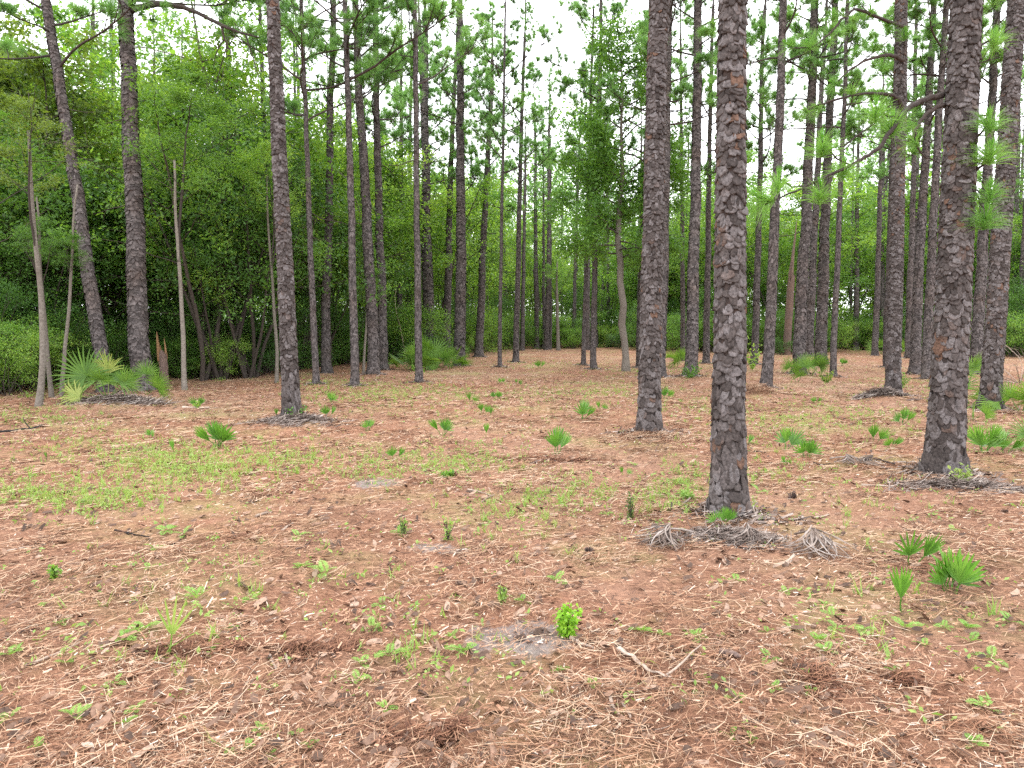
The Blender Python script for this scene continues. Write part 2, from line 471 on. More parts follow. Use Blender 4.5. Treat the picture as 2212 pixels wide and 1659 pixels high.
# ------------------------------------------------------------------ the pines, measured off the photograph
# base x, base y, x where the trunk leaves the frame at y=0, width at the base, width at the top, label, detail (2 = plates one by one)
PINES = [
    (228, 850, 98, 27, 22, 'dark pine trunk tilting strongly left above the big palmetto fans', 1),
    (310, 846, 270, 38, 29, 'stout straight pine with a long arching limb near the thicket palmettos', 1),
    (632, 912, 589, 38, 25, 'grey pine alone in the open litter left of the track, leaning slightly left', 2),
    (683, 833, 650, 13, 9, 'slender pale brown pine just right of the lone grey pine', 1),
    (766, 835, 748, 16, 10, 'slim pine with a tight straight stem at the grassy thicket edge', 1),
    (806, 812, 764, 23, 15, 'pine of middling girth in front of the thicket, beside a forked pine', 1),
    (828, 800, 812, 19, 15, 'pine whose trunk forks high up into two leaders', 1),
    (905, 828, 897, 14, 10, 'slim grey pine standing in front of the palmetto clump', 1),
    (922, 778, 914, 23, 17, 'dark pine rising just behind the palmetto clump', 1),
    (938, 772, 905, 16, 11, 'thinner dark pine close behind the pine at the palmetto clump', 1),
    (963, 772, 985, 16, 11, 'dark pine at the right side of the palmetto clump, leaning slightly right', 1),
    (993, 789, 996, 23, 17, 'strong dark pine at the right end of the palmetto clump', 1),
    (1035, 771, 1065, 16, 10, 'pine with a dark vine stem curling round its lower trunk', 1),
    (1080, 795, 1092, 8, 5, 'very thin pine sapling stem with a green tuft at its foot', 1),
    (1114, 783, 1133, 12, 8, 'thin straight pine in the middle of the track opening', 1),
    (1128, 757, 1140, 9, 6, 'thin grey pine behind the straight pine in the track opening', 0),
    (1160, 753, 1150, 10, 7, 'left one of two slim pines at the end of the track', 0),
    (1181, 755, 1188, 10, 7, 'right one of two slim pines at the end of the track', 0),
    (1238, 751, 1262, 8, 6, 'faint thin pine at the end of the track, left of two brown stems', 0),
    (1260, 791, 1283, 9, 6, 'left of two thin reddish stems close together in the open track', 1),
    (1283, 798, 1296, 12, 9, 'right of two thin reddish stems close together in the open track', 1),
    (1386, 795, 1408, 19, 14, 'pine mostly hidden behind the left side of the scaly near pine', 1),
    (1402, 938, 1425, 50, 40, 'scaly pine with a reddish splintered foot, second nearest of the thick trunks', 2),
    (1424, 815, 1448, 24, 20, 'pine peeking out behind the right side of the scaly reddish pine', 1),
    (1490, 814, 1512, 24, 15, 'pine with a small shrub at its foot between the two thick trunks', 1),
    (1474, 780, 1466, 10, 8, 'thin pine behind the pine with the small shrub at its foot', 1),
    (1525, 785, 1535, 13, 9, 'thin pine just left of the nearest thick trunk', 1),
    (1574, 1118, 1587, 74, 55, 'nearest pine, thick with big flaking bark plates and a heap of dead fronds', 2),
    (1627, 788, 1656, 14, 10, 'thin pine just right of the nearest thick trunk', 1),
    (1654, 838, 1699, 21, 16, 'reddish pine with a mound of straw at its foot, right of the nearest trunk', 1),
    (1725, 807, 1757, 24, 17, 'pine behind a bright palmetto, right of the broken snag', 1),
    (1747, 771, 1778, 16, 12, 'pine close behind the pine at the bright palmetto', 1),
    (1775, 789, 1799, 22, 16, 'rusty brown pine on the right side of the bright palmetto', 1),
    (1800, 814, 1831, 12, 8, 'slim pine next to a clump of dry fronds', 1),
    (1849, 756, 1868, 11, 7, 'lone thin pine before the dark thicket at the back right', 0),
    (1890, 768, 1912, 12, 8, 'thin grey pine tilting right at the back right thicket', 0),
    (1918, 795, 1938, 14, 10, 'thin pine tucked behind the left side of the pine with the raised root', 1),
    (1929, 857, 1958, 31, 24, 'pine with a raised root heap, forking limb high up', 2),
    (1962, 775, 1978, 13, 9, 'thin pine tucked behind the right side of the pine with the raised root', 1),
    (1975, 808, 2018, 20, 15, 'grey pine between the root heap pine and the big right hand pine', 1),
    (2003, 818, 2040, 18, 14, 'pine half hidden behind the left side of the big right hand pine', 1),
    (2038, 1031, 2073, 76, 57, 'big pine at the right with flaking grey plates and a long needle branch', 2),
    (2078, 800, 2110, 15, 11, 'thin pine just behind the right side of the big right hand pine', 1),
    (2107, 808, 2153, 22, 16, 'pine between the big right hand pine and the pine at the picture edge', 1),
    (2138, 885, 2203, 42, 34, 'pine with a flared base beside the star shaped palmetto at the right', 2),
    (2192, 758, 2215, 12, 9, 'thin pine at the far right edge of the picture', 0),
    (2205, 764, 2240, 15, 10, 'darker pine at the far right edge of the picture', 0),
    (590, 800, 560, 12, 9, 'pale thin pine rising out of the left thicket with bare curved limbs', 0),
    (215, 790, 205, 16, 12, 'pale pine trunk inside the thicket between the two big left pines', 0),
    (262, 775, 240, 14, 10, 'forked grey pine deep inside the left thicket', 0),
    (862, 775, 868, 12, 9, 'thin pine behind the forked pine at the thicket edge', 0),
    (880, 765, 890, 11, 8, 'dark thin pine left of the palmetto clump', 0),
]

for (bx, by, tx, wb, wt, lab, det) in PINES:
    if det:
        x, y = ground_xy(bx, by)
        MOUNDS.append((x, y, 0.38 if det == 1 else 0.55, 0.03))
for (px, py, r_, a_) in ((270, 872, 0.9, 0.10), (640, 915, 0.8, 0.04), (1560, 1175, 0.45, 0.03), (2060, 1060, 0.5, 0.03), (1630, 850, 0.5, 0.15), (1900, 862, 0.5, 0.12)):
    x, y = ground_xy(px, py)
    MOUNDS.append((x, y, r_, a_))


for (ax_, ay_, bx_, by_, wd_, dp_) in ((470, 1345, 610, 1205, 0.07, 0.05), (560, 1360, 690, 1255, 0.06, 0.035), (640, 1420, 760, 1390, 0.07, 0.05), (860, 1575, 1010, 1625, 0.06, 0.06), (320, 1420, 470, 1400, 0.05, 0.04), (1340, 1300, 1700, 1240, 0.09, 0.03),
                                        (1180, 1440, 1560, 1500, 0.10, 0.045), (1640, 1570, 1800, 1600, 0.06, 0.04), (1030, 1100, 1420, 1120, 0.12, 0.03), (260, 1150, 620, 1230, 0.10, 0.03), (2080, 1470, 2212, 1500, 0.07, 0.05), (0, 1500, 150, 1440, 0.07, 0.04)):
    RUTS.append((*ground_xy(ax_, ay_), *ground_xy(bx_, by_), wd_, dp_))


# ------------------------------------------------------------------ ground
def make_ground():
    rings = np.concatenate([[0.15, 0.6, 1.1, 1.5], 1.8 * np.exp(np.linspace(0, math.log(40 / 1.8), 300)), 40 * np.exp(np.linspace(0.03, math.log(600 / 40), 40))])
    fine = np.linspace(R(-62), R(62), 420)
    rest = np.linspace(R(62), R(298), 90)[1:-1]
    ang = np.concatenate([fine, rest])
    na, nr = len(ang), len(rings)
    X = rings[:, None] * np.sin(ang)[None]
    Y = rings[:, None] * np.cos(ang)[None]
    Z = h(X, Y)
    amp = np.clip(rings / 14, 0.3, 1.0)[:, None] * 0.012
    Z = Z + rng.normal(0, 1, Z.shape) * amp * (rings < 60)[:, None]
    V = np.stack([X, Y, Z], -1).reshape(-1, 3)
    i = np.arange(nr - 1)[:, None] * na
    j = np.arange(na)[None]
    k = (j + 1) % na
    Q = np.stack([i + j, i + na + j, i + na + k, i + k], -1).reshape(-1, 4)
    V = np.vstack([V, [[0, 0, float(h(0, 0))]]])
    T = np.array([[q, (q + 1) % na, len(V) - 1] for q in range(na)])
    tag(obj('ground', mesh('ground', V, [Q, T], M['ground'], True)), 'open forest floor of reddish needle litter and wood chips', kind='structure')


make_ground()


# ------------------------------------------------------------------ litter
def strips(n, pos, yaw, length, width, lift, bend, tilt, segs=2):
    """n thin strips lying on the ground: each a row of quads along its length, bent up or sideways."""
    t = np.linspace(-0.5, 0.5, segs + 1)
    c, s = np.cos(yaw), np.sin(yaw)
    L = t[None] * length[:, None]
    side = bend[:, None] * length[:, None] * (t[None] ** 2 - 0.08) * 2
    wv = width[:, None] * (1.0 - 0.8 * np.abs(t[None]) ** 2 * 1.6)
    V = np.empty((n, segs + 1, 2, 3))
    for q, sg in ((0, -0.5), (1, 0.5)):
        a = L
        b = side + sg * wv
        V[:, :, q, 0] = pos[:, 0:1] + c[:, None] * a - s[:, None] * b
        V[:, :, q, 1] = pos[:, 1:2] + s[:, None] * a + c[:, None] * b
        V[:, :, q, 2] = pos[:, 2:3] + lift[:, None] + tilt[:, None] * a + np.sign(sg) * wv * 0.25 * np.sign(tilt)[:, None]
    V = V.reshape(-1, 3)
    base = np.arange(n)[:, None] * (segs + 1) * 2
    k = np.arange(segs)[None] * 2
    Q = np.stack([base + k, base + k + 1, base + k + 3, base + k + 2], -1).reshape(-1, 4)
    return V, Q


def scatter(n, r0, r1, half, power):
    """Random ground points in a wedge about the view, thinner with the distance."""
    u = rng.random(n)
    e = 2 - power
    r = (r0 ** e + u * (r1 ** e - r0 ** e)) ** (1 / e) if abs(e) > 1e-3 else r0 * (r1 / r0) ** u
    a = rng.uniform(-half, half, n)
    x, y = r * np.sin(a), r * np.cos(a)
    return np.stack([x, y, h(x, y)], 1), r


def litter():
    n = 210000
    p, r = scatter(n, 1.9, 48, R(46), 1.42)
    big = np.clip(r / 7, 1, 4)
    L = rng.lognormal(math.log(0.026), 0.5, n).clip(0.010, 0.09) * big ** 0.5
    W = rng.lognormal(math.log(0.0052), 0.45, n).clip(0.002, 0.017) * big ** 0.6
    V, Q = strips(n, p, rng.uniform(0, 6.283, n), L, W, rng.uniform(0.002, 0.028, n), rng.normal(0, 0.25, n), rng.normal(0, 0.26, n), 1)
    tag(obj('wood_chips', mesh('wood_chips', V, Q, M['litter'])), 'chipped wood and dry leaf bits strewn over the forest floor', kind='stuff')
    n = 150000
    p, r = scatter(n, 1.9, 24, R(48), 1.5)
    clump, _ = scatter(900, 2.0, 20, R(50), 1.2)
    who = rng.integers(0, 900, n)
    take = rng.random(n) < 0.55
    cl = clump[who] + np.concatenate([rng.normal(0, 0.10, (n, 2)), np.zeros((n, 1))], 1)
    p = np.where(take[:, None], cl, p)
    p[:, 2] = h(p[:, 0], p[:, 1])
    yaw0 = rng.uniform(0, 6.283, 900)
    yaw = np.where(take, yaw0[who] + rng.normal(0, 0.6, n), rng.uniform(0, 6.283, n))
    r = np.hypot(p[:, 0], p[:, 1])
    f = np.sin(p[:, 0] * 2.1 + 1.3 * np.sin(p[:, 1] * 1.7)) + np.sin(p[:, 1] * 2.6 + 1.1 * np.sin(p[:, 0] * 2.3 + 2)) + 0.7 * np.sin(p[:, 0] * 5.3 - p[:, 1] * 4.1)
    keep = rng.random(n) < np.clip(0.55 + 0.38 * f, 0.12, 1.0)
    p, yaw, r = p[keep], yaw[keep], r[keep]
    n = len(p)
    V, Q = strips(n, p, yaw, rng.uniform(0.06, 0.22, n), 0.0024 * np.clip(r / 4, 1, 4), rng.uniform(0.003, 0.035, n), rng.normal(0, 0.5, n), rng.normal(0, 0.07, n), 2)
    nb = 7000
    pb, rb = scatter(nb, 1.9, 22, R(48), 1.5)
    Vb, Qb = strips(nb, pb, rng.uniform(0, 6.283, nb), rng.uniform(0.03, 0.09, nb), rng.uniform(0.012, 0.035, nb), rng.uniform(0.006, 0.03, nb), rng.normal(0, 0.3, nb), rng.normal(0, 0.35, nb), 3)
    tag(obj('fallen_leaves', mesh('fallen_leaves', Vb, Qb, M['brown_leaf'])), 'brown dead leaves and bark flakes among the needles', kind='stuff')
    tag(obj('pine_straw', mesh('pine_straw', V, Q, M['straw'])), 'fallen pine needles matted over the forest floor', kind='stuff')


litter()


def straw_heap(px, py, rx, ry, n, mat, name, lab, height=0.08, L=(0.08, 0.26), wd=0.004, steep=0.25):
    x0, y0 = ground_xy(px, py)
    cc = rng.normal(0, 0.42, (max(6, n // 60), 2))           # thrown together in handfuls
    q = (cc[rng.integers(0, len(cc), n)] + rng.normal(0, 0.2, (n, 2))) * (rx, ry)
    x, y = x0 + q[:, 0], y0 + q[:, 1]
    rr = (q[:, 0] / rx) ** 2 + (q[:, 1] / ry) ** 2
    p = np.stack([x, y, h(x, y)], 1)
    lift = height * np.exp(-rr * 1.5) * rng.random(n) + 0.004
    V, Q = strips(n, p, rng.uniform(0, 6.283, n), rng.uniform(*L, n), np.full(n, wd) * rng.uniform(0.6, 1.5, n), lift, rng.normal(0, 0.5, n), rng.normal(0, steep, n), 2)
    tag(obj(name, mesh(name, V, Q, mat)), lab, kind='stuff')


straw_heap(1635, 852, 0.55, 0.45, 1400, M['straw'], 'straw_mound', 'mound of tan pine straw at the foot of the reddish pine', 0.16)
straw_heap(1420, 945, 0.7, 0.5, 1600, M['straw'], 'straw_mound', 'orange pine straw banked round the scaly reddish pine', 0.08)
straw_heap(1768, 1490, 0.13, 0.20, 900, M['rust_straw'], 'straw_bunch', 'rust red bunch of fallen needles in the near litter', 0.05, (0.05, 0.14), 0.003)
straw_heap(1955, 1487, 0.10, 0.08, 350, M['rust_straw'], 'straw_bunch', 'small rust red bunch of needles beside a low fern', 0.05, (0.05, 0.14), 0.003)
straw_heap(410, 1408, 0.35, 0.06, 900, M['rust_straw'], 'straw_bunch', 'rust red strip of needles behind the star shaped seedling', 0.04, (0.05, 0.14), 0.003)
straw_heap(690, 1405, 0.28, 0.10, 900, M['rust_straw'], 'straw_bunch', 'rust red drift of needles left of the middle', 0.03, (0.05, 0.14), 0.003)
straw_heap(925, 1590, 0.22, 0.09, 900, M['rust_straw'], 'straw_bunch', 'dark rust red needles in a furrow close to the camera', 0.03, (0.05, 0.14), 0.003)
straw_heap(1200, 985, 0.8, 0.35, 900, M['rust_straw'], 'straw_bunch', 'rust red needles round the seedling in the track', 0.02, (0.08, 0.2), 0.005)
straw_heap(1568, 1172, 0.50, 0.20, 1500, M['shreds'], 'dead_frond_litter', 'heap of dry grey frond shreds round the nearest pine', 0.05, (0.04, 0.24), 0.007, 0.25)
straw_heap(2060, 1058, 0.75, 0.32, 1400, M['shreds'], 'dead_frond_litter', 'grey frond shreds and twigs round the big right hand pine', 0.05, (0.04, 0.24), 0.007, 0.25)
straw_heap(265, 876, 1.3, 0.5, 1500, M['shreds'], 'dead_frond_litter', 'brown dead fronds under the big palmetto at the thicket', 0.12, (0.1, 0.4), 0.010, 0.3)
straw_heap(650, 918, 0.8, 0.4, 1400, M['shreds'], 'dead_frond_litter', 'dry frond shreds round the lone grey pine', 0.10, (0.06, 0.30), 0.007, 0.3)
straw_heap(1905, 862, 0.6, 0.3, 1300, M['shreds'], 'dead_frond_litter', 'dark shreds over the raised root heap', 0.14, (0.08, 0.36), 0.010, 0.3)


def foot_litter():
    V, Q, base = [], [], 0
    for bx, by, tx, wb, wt, lab, det in PINES:
        if not det:
            continue
        x0, y0 = ground_xy(bx, by)
        r0 = wb / 2 / F_PX * y0
        n = 420 if det == 2 else 150
        a = rng.uniform(0, 6.283, n)
        rr = r0 * 0.9 + np.abs(rng.normal(0, 0.14 + r0 * 0.5, n))
        p = np.stack([x0 + rr * np.cos(a), y0 + rr * np.sin(a), 0 * a], 1)
        p[:, 2] = h(p[:, 0], p[:, 1])
        lift = 0.005 + 0.06 * np.exp(-(rr - r0) / 0.12) * rng.random(n)
        v, q = strips(n, p, a + rng.normal(1.2, 0.7, n), rng.uniform(0.05, 0.2, n), rng.uniform(0.005, 0.02, n) * (1 + y0 / 25), lift, rng.normal(0, 0.5, n), rng.normal(0, 0.35, n), 2)
        V.append(v)
        Q.append(q + base)
        base += len(v)
    tag(obj('bark_litter', mesh('bark_litter', np.concatenate(V), np.concatenate(Q), M['shreds'])), 'shed bark and dark needles gathered round the feet of the pines', kind='stuff')


foot_litter()


# ------------------------------------------------------------------ needle tufts
def tuft(mb, pos, direc, n, length, width, r=rng, spread=1.0, segs=1, droop=0.0):
    """A spray of needles from a shoot tip: thin blades splaying forward and back round the shoot."""
    d = unit(np.asarray(direc, float))
    a = unit(np.cross(d, [0.3, 0.2, 1.0]))
    b = np.cross(d, a)
    phi = r.uniform(0, 6.283, n)
    th = r.uniform(0.08, 1.0, n) ** 0.8 * 1.45 * spread
    nd = np.cos(th)[:, None] * d + np.sin(th)[:, None] * (np.cos(phi)[:, None] * a + np.sin(phi)[:, None] * b)
    base = np.asarray(pos, float) - d * r.uniform(0, 0.35 * length, n)[:, None]
    L = length * r.uniform(0.75, 1.1, n)
    sd = unit(np.cross(nd, r.normal(0, 1, (n, 3))))
    if segs == 1:
        tip = base + nd * L[:, None]
        tip[:, 2] -= droop * L * (1 - nd[:, 2].clip(-1, 1)) * 0.5
        V = np.stack([base - sd * width / 2, base + sd * width / 2, tip], 1).reshape(-1, 3)
        mb.add(V, np.arange(3 * n).reshape(n, 3))
    else:
        mid = base + nd * L[:, None] * 0.55
        mid[:, 2] -= droop * L * 0.12
        tip = base + nd * L[:, None]
        tip[:, 2] -= droop * L * 0.5
        V = np.stack([base - sd * width / 2, base + sd * width / 2, mid - sd * width / 2.4, mid + sd * width / 2.4, tip], 1).reshape(-1, 3)
        i = np.arange(n)[:, None] * 5
        mb.add(V, [i + np.array([[0, 1, 3, 2]]), i + np.array([[2, 3, 4]])])


def make_branch(seed, length, n_sub, tufts_n, needle_w, needles):
    """A pine limb along +X: (wood mesh, needles mesh)."""
    r = np.random.default_rng(seed)
    wood, nd = MB(), MB()
    main = curve((0, 0, 0), (1, 0, r.uniform(-0.1, 0.25)), length, 9, (0, r.normal(0, 0.4), r.uniform(0.2, 0.9)), 0.07, r)
    wood.add(*tube(main, np.linspace(0.030, 0.008, 10), 5))
    tips = [(main[-1], main[-1] - main[-2])]
    for k in range(n_sub):
        t = r.uniform(0.35, 0.97)
        i = int(t * 9)
        sgn = 1 if k % 2 else -1
        d0 = unit(main[min(i + 1, 9)] - main[i]) + np.array([0, sgn * r.uniform(0.5, 1.2), r.uniform(-0.2, 0.6)])
        L = length * r.uniform(0.18, 0.42) * (1.2 - t * 0.5)
        sb = curve(main[i], d0, L, 4, (0.3, 0, 0.7), 0.12, r)
        wood.add(*tube(sb, np.linspace(0.012, 0.006, 5), 4))
        tips.append((sb[-1], sb[-1] - sb[-2]))
        for q in range(2):
            if r.random() < 0.7:
                s2 = curve(sb[2 + q], unit(sb[3] - sb[2]) + r.normal(0, 0.8, 3), L * 0.45, 3, (0, 0, 0.6), 0.1, r)
                wood.add(*tube(s2, np.linspace(0.007, 0.005, 4), 4))
                tips.append((s2[-1], s2[-1] - s2[-2]))
    r.shuffle(tips)
    for p, d in tips[:tufts_n]:
        tuft(nd, p, unit(d) + (0, 0, 0.35), needles, r.uniform(0.22, 0.31), needle_w, r, 1.0, 1, 0.3)
    return wood.mesh('branch', M['limb'], True), nd.mesh('needles', M['needle'])


BR = [make_branch(100 + i, (2.3, 2.0, 2.6, 1.6, 1.8, 2.2, 1.4, 2.8)[i], (7, 6, 9, 5, 6, 8, 5, 9)[i], 40, 0.014, 74) for i in range(8)]
BARE = []
for i in range(3):
    r_ = np.random.default_rng(60 + i)
    mb_ = MB()
    mn_ = curve((0, 0, 0), (1, 0, 0.1), 1.5, 8, (0, 0.4, -0.3), 0.14, r_)
    mb_.add(*tube(mn_, np.linspace(0.02, 0.004, 9), 4))
    for k_ in range(4):
        s_ = curve(mn_[2 + k_], unit(mn_[3 + k_] - mn_[2 + k_]) + r_.normal(0, 0.7, 3), 0.45, 4, (0, 0, -0.2), 0.15, r_)
        mb_.add(*tube(s_, np.linspace(0.008, 0.003, 5), 3))
    BARE.append(mb_.mesh('dead_branch', M['limb'], True))


# ------------------------------------------------------------------ bark plates
def plate_proto(seed):
    """One scale of bark in its own plane: x across, z along the trunk, +y outwards; about 1 wide, 1 high. Lower edge flares out."""
    r = np.random.default_rng(seed)
    k = 9
    a = (np.arange(k) + r.uniform(-0.3, 0.3, k)) * 2 * math.pi / k
    rad = r.uniform(0.84, 1.12, k)
    ox = 0.5 * np.sign(np.cos(a)) * np.abs(np.cos(a)) ** 0.8 * rad
    oz = 0.5 * np.sin(a) * rad
    out = 0.02 + 0.30 * (0.5 - oz) ** 1.7 + r.uniform(-0.02, 0.03, k)
    curl = -0.12 * ox ** 2
    skirt = np.stack([ox * 1.02, np.full(k, -0.08) + curl, oz * 1.02], 1)
    rim = np.stack([ox, out + curl, oz], 1)
    inn = np.stack([ox * 0.74, out * 0.84 + 0.01 + r.uniform(-0.02, 0.02, k), oz * 0.7], 1)
    ctr = np.array([[0, 0.11 + r.uniform(-0.03, 0.03), 0.05]])
    V = np.vstack([skirt, rim, inn, ctr])
    j = np.arange(k)
    n1 = (j + 1) % k
    Q = np.vstack([np.stack([j, k + j, k + n1, n1], 1), np.stack([k + j, 2 * k + j, 2 * k + n1, k + n1], 1)])
    T = np.stack([2 * k + j, np.full(k, 3 * k), 2 * k + n1], 1)
    return V, Q, T


PLATES = [plate_proto(s) for s in range(14)]
PLATE_ME = [mesh('bark_plate', V, [Q, T], M['plate']) for V, Q, T in PLATES]


def trunk_radius(z, r0, r1, z1):
    """Radius along the trunk: r0 near the ground, r1 at z1, running out above; a flare at the foot."""
    r = r0 + (r1 - r0) * z / z1
    return np.maximum(r, 0.035) * (0.95 + 0.38 * np.exp(-np.maximum(z, 0) / 0.2))


def rot_from(a):
    """Rotation that turns +Z to a, keeping the facing."""
    return Vector((0, 0, 1)).rotation_difference(Vector(a)).to_matrix()


def near_trunk(root, axis, H, r0, r1, z1, D, seed):
    """Trunk with scale-like bark: a core, up to 300 plates one by one where they show largest, the rest of them in one mesh."""
    r = np.random.default_rng(seed)
    zs = np.concatenate([[-0.15, 0, 0.06, 0.14, 0.25], np.linspace(0.4, H, 70)])
    th = np.arange(28) * 2 * math.pi / 28
    wob = np.cumsum(r.normal(0, 0.004, (len(zs), 2)), 0) * np.clip(zs, 0, 1)[:, None]

    def centre(z):
        return np.stack([np.interp(z, zs, wob[:, 0]), np.interp(z, zs, wob[:, 1]), z], -1)

    core_r = trunk_radius(zs, r0, r1, z1) * 0.93
    V = centre(zs)[:, None, :] + (core_r[:, None] * (1 + r.normal(0, 0.02, (len(zs), 28))))[..., None] * np.stack([np.cos(th), np.sin(th), 0 * th], -1)[None]
    i = np.arange(len(zs) - 1)[:, None] * 28
    j = np.arange(28)[None]
    Q = np.stack([i + j, i + (j + 1) % 28, i + 28 + (j + 1) % 28, i + 28 + j], -1).reshape(-1, 4)
    core = obj('trunk', mesh('trunk', V.reshape(-1, 3), Q, M['bark_core'], True), root)
    # plates in loose courses up the trunk
    Z, TH, WD, HT = [], [], [], []
    z = 0.02
    while z < min(H, z1 + 3.5):
        rad = float(trunk_radius(np.array(z), r0, r1, z1))
        pw = 0.053 * r.uniform(0.7, 1.4) + 0.035 * math.exp(-z / 0.7)
        ph = 0.074 * r.uniform(0.8, 1.3) + 0.08 * math.exp(-z / 0.7)
        n = max(8, int(2 * math.pi * rad / pw))
        t0 = r.uniform(0, 6.283)
        for q in range(n):
            Z.append(z + r.uniform(-0.4, 0.4) * ph)
            TH.append(t0 + (q + r.uniform(-0.25, 0.25)) * 2 * math.pi / n)
            WD.append(2 * math.pi * rad / n * r.lognormal(0.16, 0.24))
            HT.append(ph * r.lognormal(0.22, 0.28))
        z += ph * 0.68
    Z, TH, WD, HT = map(np.array, (Z, TH, WD, HT))
    n = len(Z)
    kind = r.integers(0, len(PLATES), n)
    rad = trunk_radius(Z, r0, r1, z1) * 0.965
    nrm = np.stack([np.cos(TH), np.sin(TH), np.zeros(n)], 1)
    pos = centre(Z) + nrm * rad[:, None]
    roll = r.normal(0, 0.15, n)
    yaw = r.normal(0, 0.10, n)
    thick = 0.055 * r.uniform(0.6, 1.5, n)
    # columns: across, outwards, along
    tang = np.stack([-np.sin(TH), np.cos(TH), np.zeros(n)], 1)
    up = np.tile([0, 0, 1.0], (n, 1))
    ex = -(tang * np.cos(roll)[:, None] + up * np.sin(roll)[:, None])
    ez = up * np.cos(roll)[:, None] - tang * np.sin(roll)[:, None]
    ey = unit(nrm + tang * yaw[:, None])
    # how large each shows from the view point
    Rm = np.array(root.matrix_basis.to_3x3())
    wp = pos @ Rm.T + np.array(root.location)
    toc = np.array([0, 0, CAM_H]) - wp
    dist = np.linalg.norm(toc, axis=1)
    facing = ((nrm @ Rm.T) * toc).sum(1) / dist
    v = wp - np.array([0, 0, CAM_H])
    el = np.arctan2(v[:, 2], v[:, 1])
    show = np.where((facing > 0.2) & (el < R(23.0)), facing * WD * HT / dist ** 2, 0)
    order = np.argsort(-show)[:300]
    single = np.zeros(n, bool)
    single[order[show[order] > 0]] = True
    for q in np.nonzero(single)[0]:
        m3 = Matrix((ex[q], ey[q], ez[q])).transposed()
        obj('bark_plate', PLATE_ME[kind[q]], core, pos[q], m3.to_euler(), (WD[q], thick[q], HT[q]))
    mb = MB()
    for q in np.nonzero(~single)[0]:
        pv, pq, pt = PLATES[kind[q]]
        W = pos[q] + pv[:, 0:1] * WD[q] * ex[q] + pv[:, 1:2] * thick[q] * ey[q] + pv[:, 2:3] * HT[q] * ez[q]
        mb.add(W, [pq, pt])
    tag(obj('bark_plates', mb.mesh('bark_plates', M['plate']), core), kind='stuff')
    return core


def mid_trunk_proto(seed):
    """A pine trunk 18 m long and 0.32 m thick at the foot: core and scales in one mesh, for copying."""
    r = np.random.default_rng(seed)
    H, r0 = 18.0, 0.16
    zs = np.concatenate([[-0.2, 0, 0.15, 0.35], np.linspace(0.7, H, 50)])
    wob = np.cumsum(r.normal(0, 0.012, (len(zs), 2)), 0)
    wob -= np.outer(np.clip(zs / H, 0, 1), wob[-1] * 0.7)
    wob[:3] = 0
    th = np.arange(12) * 2 * math.pi / 12

    def rad(z):
        return r0 * (1 - 0.78 * np.clip(z, 0, H) / H) * (1 + 0.5 * np.exp(-np.maximum(z, 0) / 0.2))

    P = np.column_stack([wob, zs])
    V = P[:, None, :] + (rad(zs) * 0.95)[:, None, None] * np.stack([np.cos(th), np.sin(th), 0 * th], -1)[None]
    i = np.arange(len(zs) - 1)[:, None] * 12
    j = np.arange(12)[None]
    Q = np.stack([i + j, i + (j + 1) % 12, i + 12 + (j + 1) % 12, i + 12 + j], -1).reshape(-1, 4)
    mb = MB()
    mb.add(V.reshape(-1, 3), Q)
    n = 4300
    z = r.uniform(0, 1, n) ** 1.25 * 15.5
    t = r.uniform(0, 6.283, n)
    wd, ht = r.uniform(0.05, 0.11, n), r.uniform(0.07, 0.17, n)
    c = np.stack([np.interp(z, zs, wob[:, 0]), np.interp(z, zs, wob[:, 1]), z], 1)
    nrm = np.stack([np.cos(t), np.sin(t), 0 * t], 1)
    tg = np.stack([-np.sin(t), np.cos(t), 0 * t], 1)
    rr = rad(z)
    up = np.array([0, 0, 1.0])
    top = c + nrm * (rr * 1.0 + 0.002)[:, None] + up * (ht / 2)[:, None]
    bot = c + nrm * (rr * 1.03 + 0.024)[:, None] - up * (ht / 2)[:, None]
    mid = c + nrm * (rr * 1.03 + 0.013)[:, None]
    VV = np.stack([top - tg * (wd * 0.3)[:, None], top + tg * (wd * 0.3)[:, None], mid - nrm * 0.01 + tg * (wd * 0.55)[:, None], bot + tg * (wd * 0.25)[:, None], bot - tg * (wd * 0.3)[:, None], mid - nrm * 0.01 - tg * (wd * 0.55)[:, None], mid], 1).reshape(-1, 3)
    k = np.arange(n)[:, None] * 7
    T = np.concatenate([k + np.array([[6, q, (q + 1) % 6]]) for q in range(6)])
    mb.add(VV, T[:, [0, 2, 1]])
    return mb.mesh('trunk', M['bark'])


TRUNKS = [mid_trunk_proto(30 + i) for i in range(4)]


def far_crown(seed, H, hb, n):
    """Crown of a pine seen from far off: limbs and needles joined; local z is the height."""
    r = np.random.default_rng(seed)
    wood, nd = MB(), MB()
    for k in range(n):
        t = (k + r.random()) / n
        z = hb + (H - hb) * t
        a = k * 2.4 + r.normal(0, 0.4)
        L = (2.4 * (1 - t) ** 0.7 + 0.5) * r.uniform(0.6, 1.1)
        P = curve((0, 0, z), (math.cos(a), math.sin(a), r.uniform(-0.1, 0.5)), L, 6, (0, 0, 0.6), 0.1, r)
        wood.add(*tube(P, np.linspace(0.03, 0.008, 7), 3))
        for q in range(3, 7):
            for _ in range(2):
                d = unit(P[q] - P[q - 1]) + r.normal(0, 0.7, 3)
                e = P[q] + unit(d) * r.uniform(0.1, 0.35)
                tuft(nd, e, d + (0, 0, 0.4), 26, 0.27, 0.02, r)
    return wood.mesh('limbs', M['limb']), nd.mesh('crown', M['needle'])


FAR_CROWNS = [far_crown(210 + i, (17, 18.5, 16, 19)[i], (8.5, 9, 7.5, 10)[i], (26, 30, 28, 24)[i]) for i in range(4)]

PINE_GROUP = 'pines of the open stand'
pine_roots = {}


